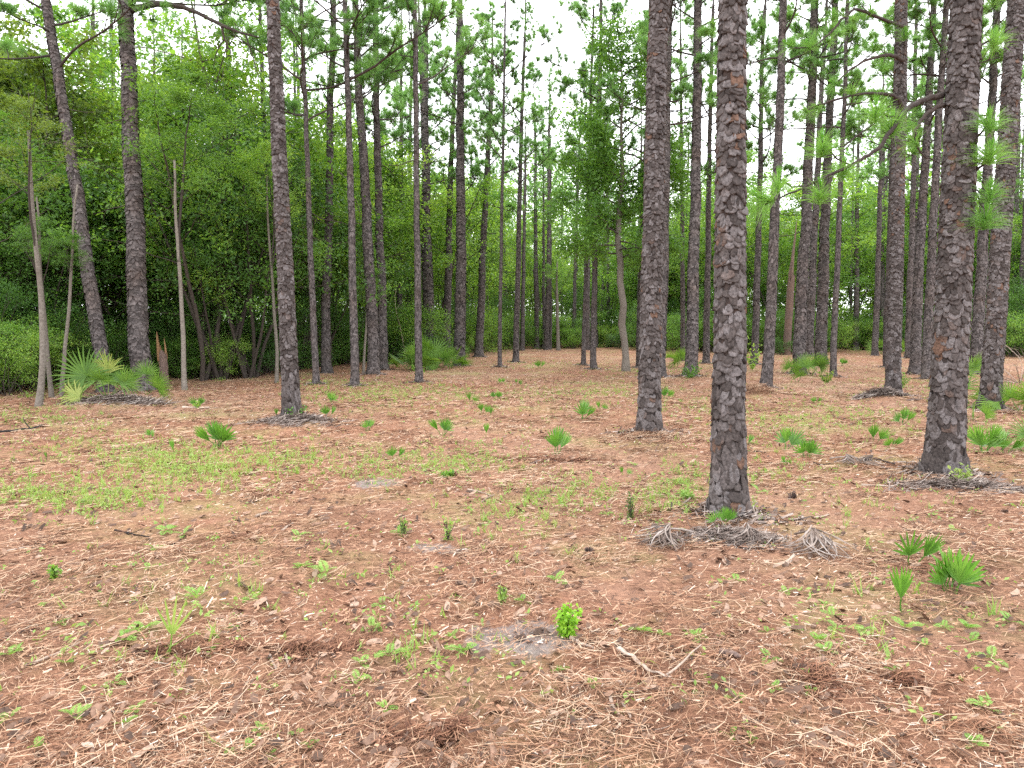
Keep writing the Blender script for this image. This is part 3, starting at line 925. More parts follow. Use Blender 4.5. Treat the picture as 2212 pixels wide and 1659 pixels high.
def crown_branches(root, H, hb, n, r, rad_of):
    for k in range(n):
        t = (k + r.random()) / n
        z = hb + (H - hb) * t
        a = k * 2.4 + r.normal(0, 0.35)
        i = int(r.integers(0, len(BR)))
        s = (1.15 - 0.75 * t) * r.uniform(0.75, 1.15)
        el = r.uniform(-0.1, 0.35) + 0.6 * t
        b = obj('branch', BR[i][0], root, (math.cos(a) * rad_of(z) * 0.6, math.sin(a) * rad_of(z) * 0.6, z), (r.uniform(-0.5, 0.5), -el, a), s)
        obj('needles', BR[i][1], b)
    # leader
    b = obj('branch', BR[3][0], root, (0, 0, H - 0.5), (0, -1.45, r.uniform(0, 6)), 0.7)
    obj('needles', BR[3][1], b)


def build_pine(k, spec):
    bx, by, tx, wb, wt, lab, det = spec
    r = np.random.default_rng(500 + k)
    base = G(bx, by)
    D = base.y
    p_hi = at_depth(tx, 0, D)
    p_hi.y += r.normal(0, 0.012) * (p_hi.z)
    axis = (p_hi - base).normalized()
    z1 = (p_hi - base).length
    r0, r1 = wb / 2 / F_PX * D, wt / 2 / F_PX * D
    root = thing('pine_tree', lab, 'pine tree', base, rot_from(axis).to_euler(), PINE_GROUP)
    bpy.context.view_layer.update() if False else None
    root.matrix_basis = Matrix.Translation(base) @ rot_from(axis).to_4x4()
    H = float(np.clip(14 + r0 * 22 + r.normal(0, 1.0), 13, 20))
    if det == 2:
        r1e = r1
        near_trunk(root, axis, H, r0, r1e, z1, D, 900 + k)

        def rad_of(z):
            return max(0.05, r0 + (r1 - r0) * z / z1)
    else:
        sx = r0 / 0.16
        obj('trunk', TRUNKS[k % 4], root, (0, 0, -0.05), (0, 0, r.uniform(0, 6.28)), (sx, sx, H / 18.0))

        def rad_of(z):
            return r0 * (1 - 0.78 * z / H)
    hb = float(np.clip(H * r.uniform(0.42, 0.52), 6.8, 10)) if det < 2 else max(9.0, H * 0.55)
    if det == 0:
        c = FAR_CROWNS[k % 4]
        s = H / 18.0
        lm = obj('limbs', c[0], root, (0, 0, 0), (0, 0, r.uniform(0, 6)), (0.9, 0.9, s))
        obj('crown', c[1], root, (0, 0, 0), lm.rotation_euler, (0.9, 0.9, s))
    else:
        n = int(np.clip(15 + r0 * 85, 16, 30))
        crown_branches(root, H, hb, n, r, rad_of)
        if det == 1:
            for q in range(int(r.integers(2, 6))):
                z = r.uniform(0.22, 0.5) * H
                a = r.uniform(0, 6.283)
                obj('dead_branch', BARE[q % 3], root, (0, 0, z), (r.uniform(0, 3), r.uniform(-0.4, 0.3), a), r.uniform(0.4, 1.0))
    pine_roots[k] = root
    return root


for k, spec in enumerate(PINES):
    build_pine(k, spec)

# far pines standing in the woods behind, told apart only by their trunks
rf = np.random.default_rng(77)
far_spots = []
for q in range(78):
    px = rf.uniform(700, 2212) if q % 4 else rf.uniform(1040, 1380)
    y = rf.uniform(46, 95)
    x = (px - CX) / F_PX * y
    far_spots.append((x, y))
for q in range(22):
    px = rf.uniform(-100, 720)
    y = rf.uniform(24, 60)
    far_spots.append(((px - CX) / F_PX * y, y))
for q, (x, y) in enumerate(far_spots):
    root = thing('pine_tree', 'slim distant pine whose trunk shows among the woods at the back', 'pine tree', (x, y, float(h(x, y))), (rf.normal(0, 0.015), rf.normal(0, 0.02), rf.uniform(0, 6.28)), 'distant pines in the woods')
    s = rf.uniform(0.8, 1.1)
    rr = rf.uniform(0.5, 1.0)
    obj('trunk', TRUNKS[q % 4], root, (0, 0, 0), (0, 0, 0), (rr, rr, s))
    c = FAR_CROWNS[q % 4]
    obj('limbs', c[0], root, (0, 0, 0), (0, 0, 0), (rr * 0.3 + 0.65, rr * 0.3 + 0.65, s))
    obj('crown', c[1], root, (0, 0, 0), (0, 0, 0), (rr * 0.3 + 0.65, rr * 0.3 + 0.65, s))


# ------------------------------------------------------------------ broadleaved trees and shrubs
def leaves(mb, P, size, r, up=0.6, ratio=0.45):
    """A folded leaf at every point of P."""
    n = len(P)
    nrm = unit(r.normal(0, 1, (n, 3)) + (0, 0, up * 2))
    d = unit(np.cross(nrm, r.normal(0, 1, (n, 3))))
    d[:, 2] -= 0.25
    d = unit(d)
    s = unit(np.cross(nrm, d))
    L = size * r.uniform(0.65, 1.25, n)[:, None]
    W = L * ratio
    b = P
    V = np.stack([b, b + d * L * 0.5 + s * W * 0.5 + nrm * L * 0.05, b + d * L, b + d * L * 0.5 - s * W * 0.5 + nrm * L * 0.05], 1).reshape(-1, 3)
    k = np.arange(n)[:, None] * 4
    mb.add(V, np.concatenate([k + np.array([[0, 1, 2]]), k + np.array([[0, 2, 3]])]))


def broadleaf(seed, H, spread, stems, first, n_leaf, leaf, wood_mat, leaf_m, lean=0.12, r_base=0.07, cluster=0.22, limbs=12, top=0.5):
    """A hardwood or shrub: stems, limbs, twigs, and leaves in sprays along the twigs. (wood mesh, foliage mesh)"""
    r = np.random.default_rng(seed)
    wood = MB()
    spots = []
    for s_ in range(stems):
        a0 = r.uniform(0, 6.283)
        l0 = lean * (0.4 if stems == 1 else 1.6)
        Hs = H * (1.0 if s_ == 0 else r.uniform(0.7, 1.0))
        P = curve((math.cos(a0) * 0.06 * (stems > 1), math.sin(a0) * 0.06 * (stems > 1), -0.1), (math.cos(a0) * l0, math.sin(a0) * l0, 1), Hs * 0.9, 10, (0, 0, 0.4), 0.07, r)
        rb = r_base * (1.0 if stems == 1 else r.uniform(0.6, 1.0))
        wood.add(*tube(P, np.linspace(rb, rb * 0.18, 11), 7))
        nl = max(3, int(limbs / max(1, stems) ** 0.6))
        for k in range(nl):
            t = first + (1 - first) * (k + r.random()) / nl
            i = min(9, int(t * 10))
            a = k * 2.4 + r.normal(0, 0.5)
            u = (t - first) / (1 - first)
            prof = 0.45 + 0.75 * math.sin(math.pi * min(1, u * 0.8 + 0.22)) - top * u * 0.6
            L = spread * prof * r.uniform(0.7, 1.15)
            p0 = P[i] + (P[min(i + 1, 10)] - P[i]) * (t * 10 - i)
            B = curve(p0, (math.cos(a), math.sin(a), r.uniform(0.1, 0.9)), L, 6, (0, 0, r.uniform(-0.2, 0.5)), 0.14, r)
            wood.add(*tube(B, np.linspace(rb * 0.35 * (1 - t * 0.5), 0.006, 7), 4))
            for q in range(5):
                j = int(r.integers(2, 7))
                T = curve(B[j], unit(B[j] - B[j - 1]) + r.normal(0, 0.7, 3), L * r.uniform(0.2, 0.45), 4, (0, 0, 0.1), 0.15, r)
                if q < 3:
                    wood.add(*tube(T, np.linspace(0.007, 0.003, 5), 3, False))
                spots += [T[1], T[2], T[3], T[4], T[4]]
            spots += [B[5], B[6]]
    S = np.array(spots)
    wgt = r.random(len(S)) ** 2.4 + 0.02                    # some sprays full, others thin
    who = r.choice(len(S), n_leaf, p=wgt / wgt.sum())
    P = S[who] + r.normal(0, cluster, (n_leaf, 3)) * (1, 1, 0.55)
    P = P[P[:, 2] > 0.03]
    fol = MB()
    leaves(fol, P, leaf, r)
    return wood.mesh('trunk', wood_mat, True), fol.mesh('crown', leaf_m)


HARD = [
    broadleaf(1, 9.0, 2.7, 1, 0.30, 7200, 0.14, M['dark_wood'], M['leaf_bright'], limbs=16),
    broadleaf(2, 8.2, 2.4, 3, 0.42, 7200, 0.125, M['dark_wood'], M['leaf_mid'], lean=0.2, limbs=18),
    broadleaf(3, 9.6, 2.8, 1, 0.34, 6500, 0.15, M['dark_wood'], M['leaf_olive'], limbs=16),
    broadleaf(4, 7.6, 2.3, 4, 0.46, 8000, 0.115, M['dark_wood'], M['leaf_dark'], lean=0.24, limbs=20),
    broadleaf(5, 8.6, 2.5, 2, 0.34, 7400, 0.135, M['dark_wood'], M['leaf_bright'], limbs=17),
    broadleaf(6, 10.5, 2.6, 1, 0.36, 7400, 0.13, M['pale_wood'], M['leaf_mid'], limbs=17),
    broadleaf(7, 6.4, 2.2, 2, 0.20, 8000, 0.12, M['dark_wood'], M['leaf_mid'], limbs=18),
]
SHRUB = [
    broadleaf(11, 2.6, 1.1, 7, 0.10, 7000, 0.07, M['dark_wood'], M['leaf_mid'], lean=0.35, r_base=0.02, cluster=0.15, limbs=20),
    broadleaf(12, 3.6, 1.3, 6, 0.08, 8500, 0.075, M['dark_wood'], M['leaf_dark'], lean=0.28, r_base=0.025, cluster=0.17, limbs=20),
    broadleaf(13, 1.5, 0.9, 8, 0.08, 5000, 0.06, M['dark_wood'], M['leaf_dark'], lean=0.45, r_base=0.014, cluster=0.12, limbs=18),
    broadleaf(14, 3.0, 1.3, 6, 0.12, 8000, 0.075, M['dark_wood'], M['leaf_bright'], lean=0.32, r_base=0.022, cluster=0.16, limbs=20),
    broadleaf(15, 4.6, 1.5, 5, 0.10, 9000, 0.08, M['dark_wood'], M['leaf_dark'], lean=0.22, r_base=0.03, cluster=0.2, limbs=20),
]


def plant_tree(kind, proto, x, y, s, where, cat='tree', parts=('trunk', 'crown'), label=None):
    o = thing(kind, label, cat, (x, y, float(h(x, y))), (0, 0, rf.uniform(0, 6.283)))
    if label is None:
        WOODS.append((o, proto, where))
        o['group'] = f"{'shrubs' if cat == 'shrub' else 'trees'} {WHERE[where]}"
    sv = (s * rf.uniform(0.9, 1.1), s * rf.uniform(0.9, 1.1), s)
    obj(parts[0], proto[0], o, (0, 0, 0), (0, 0, 0), sv)
    obj(parts[1], proto[1], o, (0, 0, 0), (0, 0, 0), sv)
    return o


EDGE = [(-420, 890), (0, 876), (85, 858), (150, 838), (400, 826), (500, 822), (600, 814), (700, 798), (800, 788), (870, 782), (960, 771), (1040, 758), (1120, 752), (1300, 751), (1400, 755), (1600, 762), (1700, 762), (1850, 755), (2000, 760), (2212, 768), (2700, 780)]


def edge_point(px, back, low=False):
    if px < 400:
        back += 0.9 if low else 4.6
    py = np.interp(px, [e[0] for e in EDGE], [e[1] for e in EDGE])
    x, y = ground_xy(px, py)
    d = math.hypot(x, y)
    return x * (1 + back / d), y * (1 + back / d)


WHERE = {'l': 'in the left thicket', 'c': 'closing the end of the track', 'r': 'behind the right hand pines'}
LOOK = {}
WOODS = []


def region(px):
    return 'l' if px < 900 else 'c' if px < 1420 else 'r'


def woods():
    # trees, nearest rows first
    for i in range(46):
        px = -380 + 1220 * (i + rf.random()) / 52
        x, y = edge_point(px, 1.0 + 15 * rf.random() ** 1.2)
        plant_tree('understory_tree', HARD[int(rf.choice([0, 1, 2, 3, 3, 4, 4]))], x, y, rf.uniform(0.8, 1.35), 'l')
    for i in range(70):
        px = 760 + 800 * (i + rf.random()) / 70
        x, y = edge_point(px, 1.5 + 34 * rf.random())
        plant_tree('understory_tree', HARD[int(rf.choice([0, 0, 4, 4, 6, 5, 1]))], x, y, rf.uniform(0.9, 1.3) * (1.15 if 780 < px < 1010 else 1.0), region(px))
    for i in range(72):
        px = 1450 + 1000 * (i + rf.random()) / 72
        x, y = edge_point(px, 1.5 + 24 * rf.random())
        plant_tree('understory_tree', HARD[int(rf.choice([0, 1, 4, 4, 0, 6, 5]))], x, y, rf.uniform(1.0, 1.45), 'r')
    for i in range(20):
        px = -200 + 1000 * (i + rf.random()) / 20
        x, y = edge_point(px, 0.5 + 2.5 * rf.random())
        plant_tree('understory_tree', HARD[int(rf.choice([1, 3, 3, 4]))], x, y, rf.uniform(0.8, 1.05), 'l')
    for i in range(6):                        # loose tall crowns over the thicket
        x, y = edge_point(250 + 420 * (i + rf.random()) / 6, 3 + 8 * rf.random())
        plant_tree('understory_tree', HARD[int(rf.choice([0, 4, 5]))], x, y, rf.uniform(1.15, 1.45), 'l')
    for i in range(12):                       # tall airy crowns at the far left
        x, y = edge_point(-120 + 420 * (i + rf.random()) / 12, 3 + 7 * rf.random())
        plant_tree('understory_tree', HARD[int(rf.choice([2, 2, 5]))], x, y, rf.uniform(1.1, 1.4), 'l')
    for i in range(14):                       # bright taller trees along the left side of the track
        x, y = edge_point(610 + 430 * (i + rf.random()) / 14, 2 + 9 * rf.random())
        plant_tree('understory_tree', HARD[int(rf.choice([0, 4, 4]))], x, y, rf.uniform(1.05, 1.4), 'l')
    for i in range(44):
        x, y = edge_point(-300 + 1180 * (i + rf.random()) / 44, 0.6 + 3.5 * rf.random(), True)
        plant_tree('shrub', SHRUB[int(rf.choice([0, 0, 2, 3]))], x, y, rf.uniform(0.55, 0.95), 'l', 'shrub', parts=('stems', 'foliage'))
    # shrubs in front and under them
    for i in range(80):
        px = -380 + 1250 * (i + rf.random()) / 80
        x, y = edge_point(px, 2.0 + 7 * rf.random() ** 1.1, True)
        plant_tree('shrub', SHRUB[int(rf.choice([0, 1, 2, 1, 4, 2]))], x, y, rf.uniform(0.55, 0.95), 'l', 'shrub', parts=('stems', 'foliage'))
    for i in range(170):
        px = 850 + 1550 * (i + rf.random()) / 170
        x, y = edge_point(px, -4.0 * rf.random() ** 3 + 10 * rf.random() ** 1.5, True)
        plant_tree('shrub', SHRUB[int(rf.choice([0, 0, 2, 3, 4, 3]))], x, y, rf.uniform(0.7, 1.3), region(px), 'shrub', parts=('stems', 'foliage'))


woods()


def distant_woods():
    """The wood that closes the view: one mass of foliage well behind the last trees one can tell apart."""
    r = np.random.default_rng(5)
    mb = MB()
    for (a0, a1, d0, d1, hmax, nb) in ((-62, -14, 30, 62, 9.5, 420), (-24, 14, 66, 125, 19.0, 1200), (8, 60, 58, 110, 17.0, 1100)):
        ang = np.radians(r.uniform(a0, a1, nb))
        d = r.uniform(d0, d1, nb)
        z = r.uniform(0.0, 1.0, nb) ** 0.95 * hmax * (0.75 + 0.35 * np.sin(ang * 23) * np.sin(ang * 7 + 1))
        c = np.stack([d * np.sin(ang), d * np.cos(ang), z + 0.4], 1)
        n = 80
        P = np.repeat(c, n, 0) + r.normal(0, 1, (nb * n, 3)) * (1.5, 1.5, 0.9)
        P = P[P[:, 2] > 0.05]
        leaves(mb, P, 0.42, r, 0.5, 0.55)
    tag(obj('distant_woods', mb.mesh('distant_woods', M['leaf_bright'])), 'mass of green foliage deep in the woods behind the stand', kind='stuff')


distant_woods()

# ------------------------------------------------------------------ trees that stand out one by one
def pale_stem(px, py, tx, ty, wpx, H, label, proto=HARD[5], wood=True, cat='tree', name='hardwood_tree', crown_s=None):
    b = G(px, py)
    top = at_depth(tx, ty, b.y)
    ax = (top - b).normalized()
    o = thing(name, label, cat, b)
    o.matrix_basis = Matrix.Translation(b) @ rot_from(ax).to_4x4()
    r = np.random.default_rng(int(px * 7 + py))
    P = curve((0, 0, -0.1), (0, 0, 1), H, 12, (0, 0, 0.5), 0.03, r)
    P[:, :2] -= np.outer(np.linspace(0, 1, 13), P[-1, :2])
    r0 = wpx / 2 / F_PX * b.y
    mb = MB()
    mb.add(*tube(P, np.linspace(r0, r0 * 0.4, 13) * (1 + 0.3 * np.exp(-np.linspace(0, H, 13) / 0.2)), 10))
    obj('trunk', mb.mesh('trunk', M['pale_wood'], True), o)
    if crown_s:
        obj('limbs', proto[0], o, P[-6], (0, 0, r.uniform(0, 6)), (crown_s * 0.8, crown_s * 0.8, crown_s * 0.7))
        obj('crown', proto[1], o, P[-6], (0, 0, 0), (crown_s * 0.8, crown_s * 0.8, crown_s * 0.7))
    return o


pale_stem(82, 882, 66, 430, 14, 5.6, 'pale mottled hardwood trunk in front at the left edge of the thicket', HARD[2], crown_s=0.5)
pale_stem(112, 862, 92, 600, 10, 4.6, 'thin greyish hardwood stem just right of the pale mottled trunk', HARD[3], crown_s=0.3)
pale_stem(133, 858, 150, 630, 9, 5.0, 'thin hardwood stem tilting right beside the tilted dark pine', HARD[6], crown_s=0.25)
pale_stem(399, 846, 380, 420, 11, 5.8, 'slim pale hardwood at the thicket edge right of the orange stump', HARD[0], crown_s=0.8)
pale_stem(786, 806, 800, 620, 6, 4.0, 'thin greenish sapling pole beside the slim straight pine', HARD[6], crown_s=0.35)
pale_stem(597, 828, 585, 560, 8, 6.0, 'dark slim hardwood left of the lone grey pine', HARD[4], crown_s=0.6)
pale_stem(1206, 756, 1204, 560, 9, 6.0, 'light brown thin trunk with an ivy green crown at the end of the track', HARD[1], crown_s=0.5)


def thicket_feature(proto, px, back, s, label):
    x, y = edge_point(px, back)
    plant_tree('understory_tree', proto, x, y, s, None, label=label)


thicket_feature(HARD[0], 385, 3.2, 1.0, 'bright green tree topping the thicket between the two leftmost open gaps')
thicket_feature(HARD[3], 478, 0.9, 1.25, 'many stemmed dark leaved tree whose black stems fan out at the thicket edge')
thicket_feature(HARD[3], 548, 0.9, 1.2, 'dark stemmed vase shaped tree left of the lone grey pine')
thicket_feature(HARD[1], 436, 0.8, 1.1, 'dark stemmed tree right of the slim pale hardwood at the thicket edge')
thicket_feature(HARD[2], 40, 3.0, 1.15, 'tall olive leaved tree at the left edge of the picture')
thicket_feature(HARD[2], 175, 4.0, 1.15, 'olive leaved tree between the pale trunk and the tilted pine')


# pale twisted oak in the clearing
def twisted_oak():
    b = G(1352, 803)
    o = thing('oak_tree', 'oak with a pale twisted bare lower trunk standing in the clearing', 'oak tree', b)
    y = b.y

    def L(px, py):
        return np.array(at_depth(px, py, y) - b)
    pts = [(1352, 806), (1352, 770), (1349, 735), (1343, 700), (1346, 660), (1338, 610), (1340, 570), (1336, 520), (1340, 450), (1346, 370), (1340, 280), (1342, 200), (1338, 120)]
    P = np.array([L(*p) for p in pts])
    P[:, 1] += np.linspace(0, 0.4, len(P)) * np.sin(np.arange(len(P)))
    rad = np.array([11, 7.5, 7.5, 8, 7.5, 7, 7, 6.5, 5.5, 4.5, 3, 2, 1.5]) / F_PX * y
    mb = MB()
    mb.add(*tube(P, rad, 10))
    obj('trunk', mb.mesh('trunk', M['lichen_wood'], True), o)
    mb = MB()
    r = np.random.default_rng(3)
    spots = []
    for k in range(44):
        t = 6.2 + 6.5 * (k + r.random()) / 44
        i = min(11, int(t))
        p0 = P[i] + (P[i + 1] - P[i]) * (t - i)
        a = k * 2.4
        low = t < 8
        ln = (2.5 if t < 9.5 else 2.3 - 0.42 * (t - 9.5)) * r.uniform(0.65, 1.1)
        B = curve(p0, (math.cos(a), math.sin(a), r.uniform(-0.1, 0.7)), ln, 6, (0, 0, -0.2 if low else 0.3), 0.15, r)
        mb.add(*tube(B, np.linspace(0.035, 0.007, 7), 4))
        for q in range(6):
            j = int(r.integers(2, 7))
            T = curve(B[j], unit(B[j] - B[j - 1]) + r.normal(0, 0.8, 3), ln * r.uniform(0.2, 0.4), 4, (0, 0, 0.1), 0.15, r)
            mb.add(*tube(T, np.linspace(0.008, 0.003, 5), 3, False))
            spots += [T[2], T[3], T[4]]
    obj('limbs', mb.mesh('limbs', M['dark_wood'], True), o)
    S = np.array(spots)
    wgt = (r.random(len(S)) ** 1.8 + 0.04) * np.where(S[:, 2] > 8.5, 0.3, 1.0)
    who = r.choice(len(S), 32000, p=wgt / wgt.sum())
    fol = MB()
    leaves(fol, S[who] + r.normal(0, 0.2, (32000, 3)), 0.14, r)
    obj('crown', fol.mesh('crown', M['leaf_mid']), o)


twisted_oak()


# broken snags
def snag(px, py, top_px, top_py, wpx, label, mat, splinters, name='broken_snag'):
    b = G(px, py)
    t = at_depth(top_px, top_py, b.y)
    H = (t - b).length
    o = thing(name, label, 'dead tree', b)
    o.matrix_basis = Matrix.Translation(b) @ rot_from((t - b).normalized()).to_4x4()
    r = np.random.default_rng(int(px))
    r0 = wpx / 2 / F_PX * b.y
    k = 12
    zs = np.linspace(-0.1, H * 0.55, 9)
    th = np.arange(k) * 2 * math.pi / k
    rr = r0 * (1 - 0.12 * zs / H)[:, None] * (1 + r.normal(0, 0.05, (9, k)))
    z = np.repeat(zs[:, None], k, 1)
    z[-1] += r.uniform(-0.08, 0.12, k) * H
    V = np.stack([rr * np.cos(th), rr * np.sin(th), z], -1).reshape(-1, 3)
    i = np.arange(8)[:, None] * k
    j = np.arange(k)[None]
    Q = np.stack([i + j, i + (j + 1) % k, i + k + (j + 1) % k, i + k + j], -1).reshape(-1, 4)
    obj('trunk', mesh('trunk', V, Q, mat[0], True), o)
    for q in range(splinters):
        a = r.uniform(0, 6.283)
        rad = r0 * r.uniform(0.2, 0.8)
        p0 = np.array([math.cos(a) * rad, math.sin(a) * rad, H * r.uniform(0.35, 0.5)])
        ln = H * (1.0 if q == 0 else r.uniform(0.35, 0.75)) - p0[2] if q == 0 else H * r.uniform(0.15, 0.4)
        P = curve(p0, (r.normal(0, 0.04), r.normal(0, 0.04), 1), ln, 5, (0, 0, 0), 0.03, r)
        mb = MB()
        mb.add(*tube(P, np.array([0.8, 0.75, 0.6, 0.45, 0.3, 0.08]) * r0 * (0.75 if q == 0 else 0.4), 5))
        obj('splinter', mb.mesh('splinter', mat[1], True), o)


snag(356, 830, 347, 716, 19, 'short broken stump with bare orange wood at the left thicket edge', (M['snag_wood'], M['dead_wood']), 5, 'broken_stump')
snag(1699, 766, 1717, 476, 16, 'tall broken reddish snag with a jagged top among the right pines', (M['snag_wood'], M['snag_wood']), 3)


def bare_shrub():
    b = G(2203, 826)
    o = thing('bare_shrub', 'leafless grey twiggy shrub at the right edge of the clearing', 'shrub', b)
    r = np.random.default_rng(8)
    for k in range(9):
        mb = MB()
        a = r.uniform(0, 6.28)
        P = curve((0, 0, -0.05), (math.cos(a) * 0.9 - 0.5, math.sin(a) * 0.5, r.uniform(0.4, 1)), r.uniform(0.9, 1.9), 8, (-0.3, 0, 0.1), 0.16, r)
        mb.add(*tube(P, np.linspace(0.016, 0.004, 9), 4))
        for q in range(7):
            i = int(r.integers(2, 8))
            T = curve(P[i], unit(P[i] - P[i - 1]) + r.normal(0, 0.7, 3), r.uniform(0.3, 0.7), 4, (0, 0, 0), 0.15, r)
            mb.add(*tube(T, np.linspace(0.006, 0.002, 5), 3))
        obj('stem', mb.mesh('stem', M['grey_wood'], True), o)


bare_shrub()


def dead_sapling(px, py, pts, label, w0=0.03):
    b = G(px, py)
    o = thing('dead_sapling', label, 'dead tree', b)
    P = np.array([np.array(at_depth(x, y, b.y) - b) for x, y in pts])
    mb = MB()
    mb.add(*tube(P, np.linspace(w0, w0 * 0.3, len(P)), 6))
    obj('stem', mb.mesh('stem', M['grey_wood'], True), o)
    r = np.random.default_rng(int(px))
    for q in range(5):
        i = int(r.integers(1, len(P)))
        mb = MB()
        mb.add(*tube(curve(P[i], unit(P[i] - P[i - 1]) + r.normal(0, 0.6, 3), 0.6, 4, (0, 0, 0), 0.15, r), np.linspace(w0 * 0.3, 0.003, 5), 4))
        obj('twig', mb.mesh('twig', M['grey_wood'], True), o)


dead_sapling(878, 782, [(878, 782), (872, 745), (864, 705), (855, 670), (853, 640)], 'thin whitish dead sapling leaning left behind the palmetto clump')
dead_sapling(1705, 742, [(1708, 745), (1700, 700), (1692, 660), (1694, 600), (1690, 560)], 'crooked whitish dead sapling left of the broken snag', 0.03)


# limbs of single pines that the photograph shows clearly
def limb_from(root, D, pts, radii, tufts, label, needles=230, nl=0.31, nw=0.0042, y_off=0.0, candle=True, mat='limb'):
    inv = root.matrix_basis.inverted()
    P = np.array([np.array(inv @ at_depth(x, y, D + dy)) for x, y, dy in pts])
    t = np.linspace(0, 1, len(P))
    tt = np.linspace(0, 1, len(P) * 4)
    P2 = np.stack([np.interp(tt, t, P[:, i]) for i in range(3)], 1)
    for _ in range(2):
        P2[1:-1] = (P2[:-2] + P2[1:-1] * 2 + P2[2:]) / 4
    r = np.random.default_rng(int(pts[0][0]))
    P2[1:] += r.normal(0, 0.006, P2[1:].shape)
    mb = MB()
    mb.add(*tube(P2, np.interp(tt, t, radii), 7))
    nd, cd = MB(), MB()
    for (x, y, dy, dx_, dz_, s) in tufts:
        p = np.array(inv @ at_depth(x, y, D + dy))
        k = int(np.argmin(np.linalg.norm(P2 - p, axis=1)))
        if np.linalg.norm(P2[k] - p) > 0.04:
            k = max(0, k - 3)
            q = (P2[k] + p) / 2 + np.array([0, 0, -0.05])
            mb.add(*tube(np.array([P2[k], q, p]), [0.010, 0.009, 0.008], 5))
        d = np.array([dx_, r.normal(0, 0.2), dz_])
        tuft(nd, p - unit(d) * 0.05, d, int(needles * s), nl * s ** 0.4, nw, r, 1.0, 2, 0.55)
        if candle:
            tuft(cd, p + unit(d) * 0.03, d + (0, 0, 0.5), int(70 * s), nl * 0.42, nw * 1.1, r, 0.28, 1)
    b = obj('branch', mb.mesh('branch', M[mat], True), root)
    if label:
        b['label'] = label
    if nd.n:
        obj('needles', nd.mesh('needles', M['needle_near']), b)
    if candle and cd.n:
        obj('new_shoots', cd.mesh('new_shoots', M['candle']), b)


big = pine_roots[41]
Dn = big.location.y
limb_from(big, Dn, [(2036, 205, 0), (1998, 215, -0.15), (1970, 225, -0.3), (1948, 250, -0.4), (1922, 285, -0.5), (1900, 320, -0.55), (1862, 345, -0.6), (1820, 366, -0.7), (1750, 398, -0.8), (1690, 424, -0.85), (1652, 440, -0.9)],
          [0.035, 0.03, 0.028, 0.026, 0.022, 0.02, 0.017, 0.015, 0.011, 0.008, 0.006],
          [(1892, 232, -0.5, 0.0, 1, 0.9), (1928, 262, -0.4, 0.1, 1, 1.25), (1776, 305, -0.7, -0.1, 1, 1.0), (1824, 358, -0.65, 0.1, 1, 0.8), (1682, 385, -0.8, 0.1, 1, 0.8), (1772, 408, -0.8, 0.0, 1, 0.8), (1640, 425, -0.9, -0.8, 0.3, 1.0)],
          'long drooping limb with bright needle tufts reaching left')
limb_from(big, Dn, [(2040, 225, -0.05), (2000, 245, -0.2), (1975, 280, -0.3), (1978, 310, -0.35), (1995, 340, -0.3), (2030, 350, -0.1)], [0.022, 0.02, 0.016, 0.012, 0.008, 0.006], [(1962, 300, -0.35, -0.6, 0.4, 0.5)], None, candle=False)
limb_from(big, Dn, [(2075, 385, 0.0), (2105, 372, -0.15), (2130, 350, -0.3), (2140, 335, -0.35)], [0.018, 0.015, 0.011, 0.008],
          [(2140, 322, -0.35, 0.1, 1, 1.2), (2098, 330, -0.2, -0.2, 1, 0.8)], 'short limb on the right side carrying needle tufts')
limb_from(big, Dn, [(2072, 330, 0.0), (2100, 310, -0.2), (2125, 280, -0.3), (2136, 262, -0.35)], [0.018, 0.014, 0.010, 0.008], [(2138, 255, -0.35, 0.1, 1, 1.1)], None)
limb_from(big, Dn, [(2075, 370, 0.0), (2098, 400, -0.2), (2118, 440, -0.3), (2132, 460, -0.35)], [0.016, 0.012, 0.010, 0.008], [(2138, 408, -0.35, 0.1, 1, 0.9), (2130, 462, -0.35, 0.0, 1, 1.2)], None)
limb_from(big, Dn, [(2070, 122, 0), (2100, 105, 0.0), (2140, 85, 0.1), (2150, 80, 0.1)], [0.02, 0.015, 0.01, 0.008], [(2150, 80, 0.1, 0.2, 1, 0.8)], None)
kp = pine_roots[37]
Dk = kp.location.y
limb_from(kp, Dk, [(1950, 250, 0), (1945, 215, -0.1), (1925, 205, -0.2), (1880, 200, -0.4), (1830, 208, -0.6), (1770, 225, -0.8), (1735, 240, -0.9)], [0.06, 0.05, 0.04, 0.03, 0.022, 0.016, 0.01],
          [(1760, 232, -0.8, -1, 0.2, 1.0), (1735, 240, -0.9, -1, 0.1, 1.0), (1840, 190, -0.6, 0, 1, 0.8)], 'dark crooked limb running left from the fork', needles=120, nw=0.007, candle=False)
limb_from(kp, Dk, [(1952, 130, 0), (1925, 118, -0.2), (1880, 125, -0.4), (1835, 150, -0.6), (1810, 175, -0.7)], [0.05, 0.04, 0.03, 0.02, 0.012],
          [(1890, 95, -0.4, 0, 1, 1.2), (1850, 110, -0.5, 0, 1, 1.2), (1920, 60, -0.2, 0, 1, 1.3), (1800, 180, -0.7, -1, 0.4, 1.0), (1955, 70, -0.4, 0, 1, 1.3), (1905, 140, -0.5, 0, 1, 1.0)], None, needles=120, nw=0.007)
limb_from(kp, Dk, [(1958, 60, 0), (1900, 40, -0.5), (1850, 15, -0.8), (1820, 40, -1.0), (1790, 75, -1.1), (1760, 100, -1.2), (1712, 105, -1.3)], [0.04, 0.035, 0.03, 0.026, 0.02, 0.014, 0.008],
          [(1700, 95, -1.3, -1, 0.5, 1.1), (1745, 95, -1.2, -0.3, 1, 1.0), (1800, 30, -1.0, 0, 1, 1.2), (1850, -5, -0.8, 0, 1, 1.2), (1880, 20, -0.6, 0, 1, 1.2)], None, needles=120, nw=0.007)
p2 = pine_roots[1]
